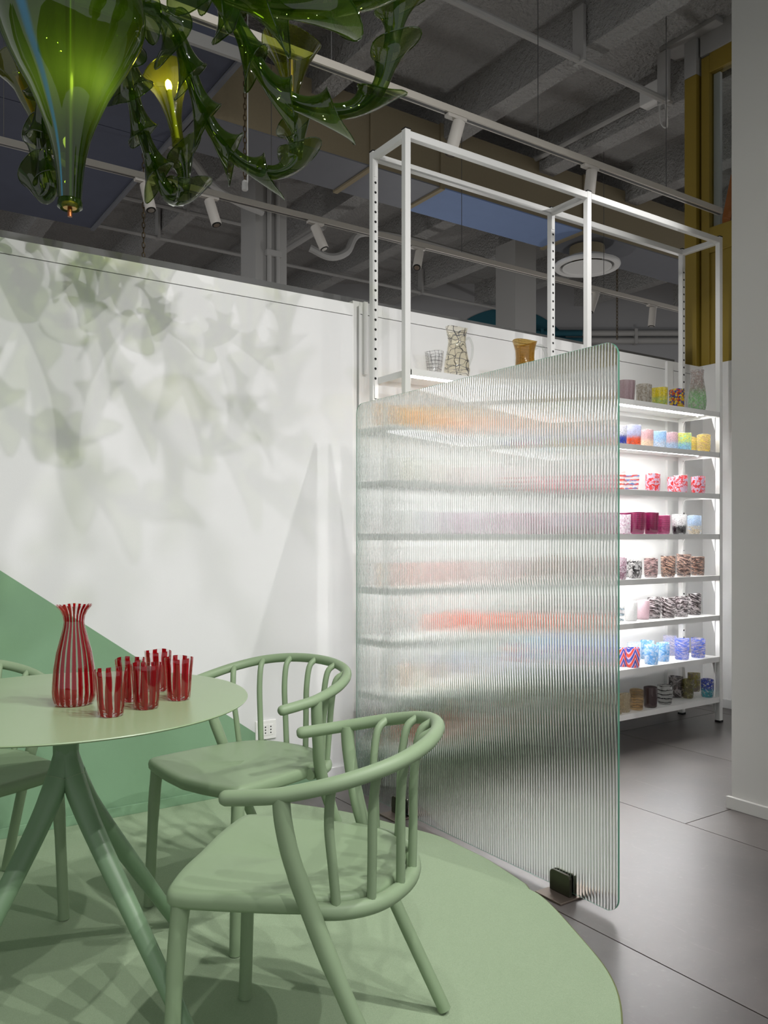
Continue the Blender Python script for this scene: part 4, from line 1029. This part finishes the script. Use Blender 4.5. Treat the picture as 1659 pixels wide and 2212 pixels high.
def arm(pix, nt, r0, r1, cup, tipw=.75, lit=False, over=.10, tips=None):
    pts = spline([atd(*q) for q in pix], 8); L = arclen(pts)
    a = build('arm', MB().tube(pts, r0 * .40, 10), M['chandgreen'], parent=chd, smooth=60)
    tot = L[-1]; st = tot / nt
    pn = Vector()
    for i in range(2, len(pts) - 2): pn += (pts[i] - pts[i - 2]).cross(pts[i + 2] - pts[i])
    pn.normalize()
    for i in range(nt):
        path = sub(pts, L, max(0, i * st - .12 * st), min(tot, (i + 1) * st + over * st))
        roll = (tips or [.35, -.45, .1, -.2, .5])[i % (len(tips) if tips else 5)]
        g = r1 * (1.0 + .12 * math.sin(i * 2.1))
        build('glass_trumpet', calla(path, r0, g, pn, roll, tipw * (1.0 + .4 * (i % 2))), M['chandgreen'], parent=a, smooth=60)
    if cup:
        (u0, v0), (u1, v1), d, rw = cup
        p0 = atd(u0, v0, d); p1 = atd(u1, v1, d)
        axv = (p1 - p0); h = axv.length; q = axv.to_track_quat('Z', 'Y').to_matrix().to_4x4(); q.translation = p0
        pr = [(r0 * 1.0, 0), (r0 * .95, h * .2), (r0 * 1.2, h * .4), (rw * .45, h * .62), (rw * .62, h * .78), (rw * .86, h * .93), (rw, h), (rw * 1.04, h * 1.02)]
        bb = MB().lathe(pr, 32, (0, 0, 0), close=False, warp=lambda r, z, an: (r * (1 + .05 * math.sin(2 * an) * (z / h) ** 4), z + .012 * math.sin(2 * an + 1) * (z / h) ** 6)); 
        rim = bb.v[-32:]
        bb.tube([x.copy() for x in rim], .0016, 5, closed=True)
        bb.xform(q); cu = build('glass_cup', bb, M['cup'], parent=a, smooth=60)
        cd = MB().tube([(0, 0, h * .1), (0, 0, h * .80)], .0075, 10); cd.xform(q); build('candle_tube', cd, M['brass'] if not lit else M['lampwhite'], parent=cu if False else a, smooth=60)
        bl = MB().lathe([(.003, h * .80), (.009, h * .82), (.011, h * .87), (.009, h * .92), (.003, h * .95)], 14); bl.xform(q)
        build('bulb', bl, M['bulb'] if lit else M['clearhandle'], parent=a, smooth=60)
R0, R1 = .021, .050
arm([(262, 60, 2.3), (275, 120, 2.42), (284, 190, 2.52), (300, 260, 2.6), (322, 325, 2.66), (345, 385, 2.7), (372, 425, 2.72), (395, 410, 2.74), (398, 370, 2.74), (388, 320, 2.74)], 6, R0, R1 * .98, ((386, 315), (361, 165), 2.74, .082), lit=True)
arm([(255, -40, 2.2), (300, 5, 2.27), (345, 30, 2.33), (385, 80, 2.4), (412, 160, 2.45), (445, 250, 2.5), (492, 322, 2.54), (545, 362, 2.58), (600, 372, 2.6), (636, 345, 2.62), (640, 290, 2.62), (632, 250, 2.62)], 8, R0 * 1.02, R1 * 1.0, ((630, 262), (630, 98), 2.62, .094))
arm([(380, -110, 2.05), (440, -55, 2.05), (485, 0, 2.05), (520, 65, 2.05), (556, 140, 2.06), (610, 205, 2.06), (690, 238, 2.07), (765, 235, 2.08), (815, 195, 2.08), (838, 130, 2.08), (852, 60, 2.08), (858, -10, 2.08)], 8, R0 * .95, R1 * .85, ((858, 0), (866, -150), 2.08, .085))
arm([(330, -150, 1.95), (400, -80, 1.87), (470, -25, 1.8), (545, 5, 1.76), (630, 18, 1.72), (720, 14, 1.70), (800, -10, 1.69), (850, -60, 1.69)], 6, R0 * .98, R1 * .95, ((850, -60), (866, -260), 1.69, .085), tipw=1.1, tips=[.2, -.2, 0])
arm([(120, 40, 2.4), (105, 120, 2.5), (95, 200, 2.6), (92, 280, 2.66), (98, 350, 2.7), (112, 405, 2.72), (98, 425, 2.74), (84, 390, 2.74), (82, 330, 2.74), (84, 280, 2.74)], 6, R0, R1 * .92, ((84, 270), (26, 140), 2.74, .06), lit=False)
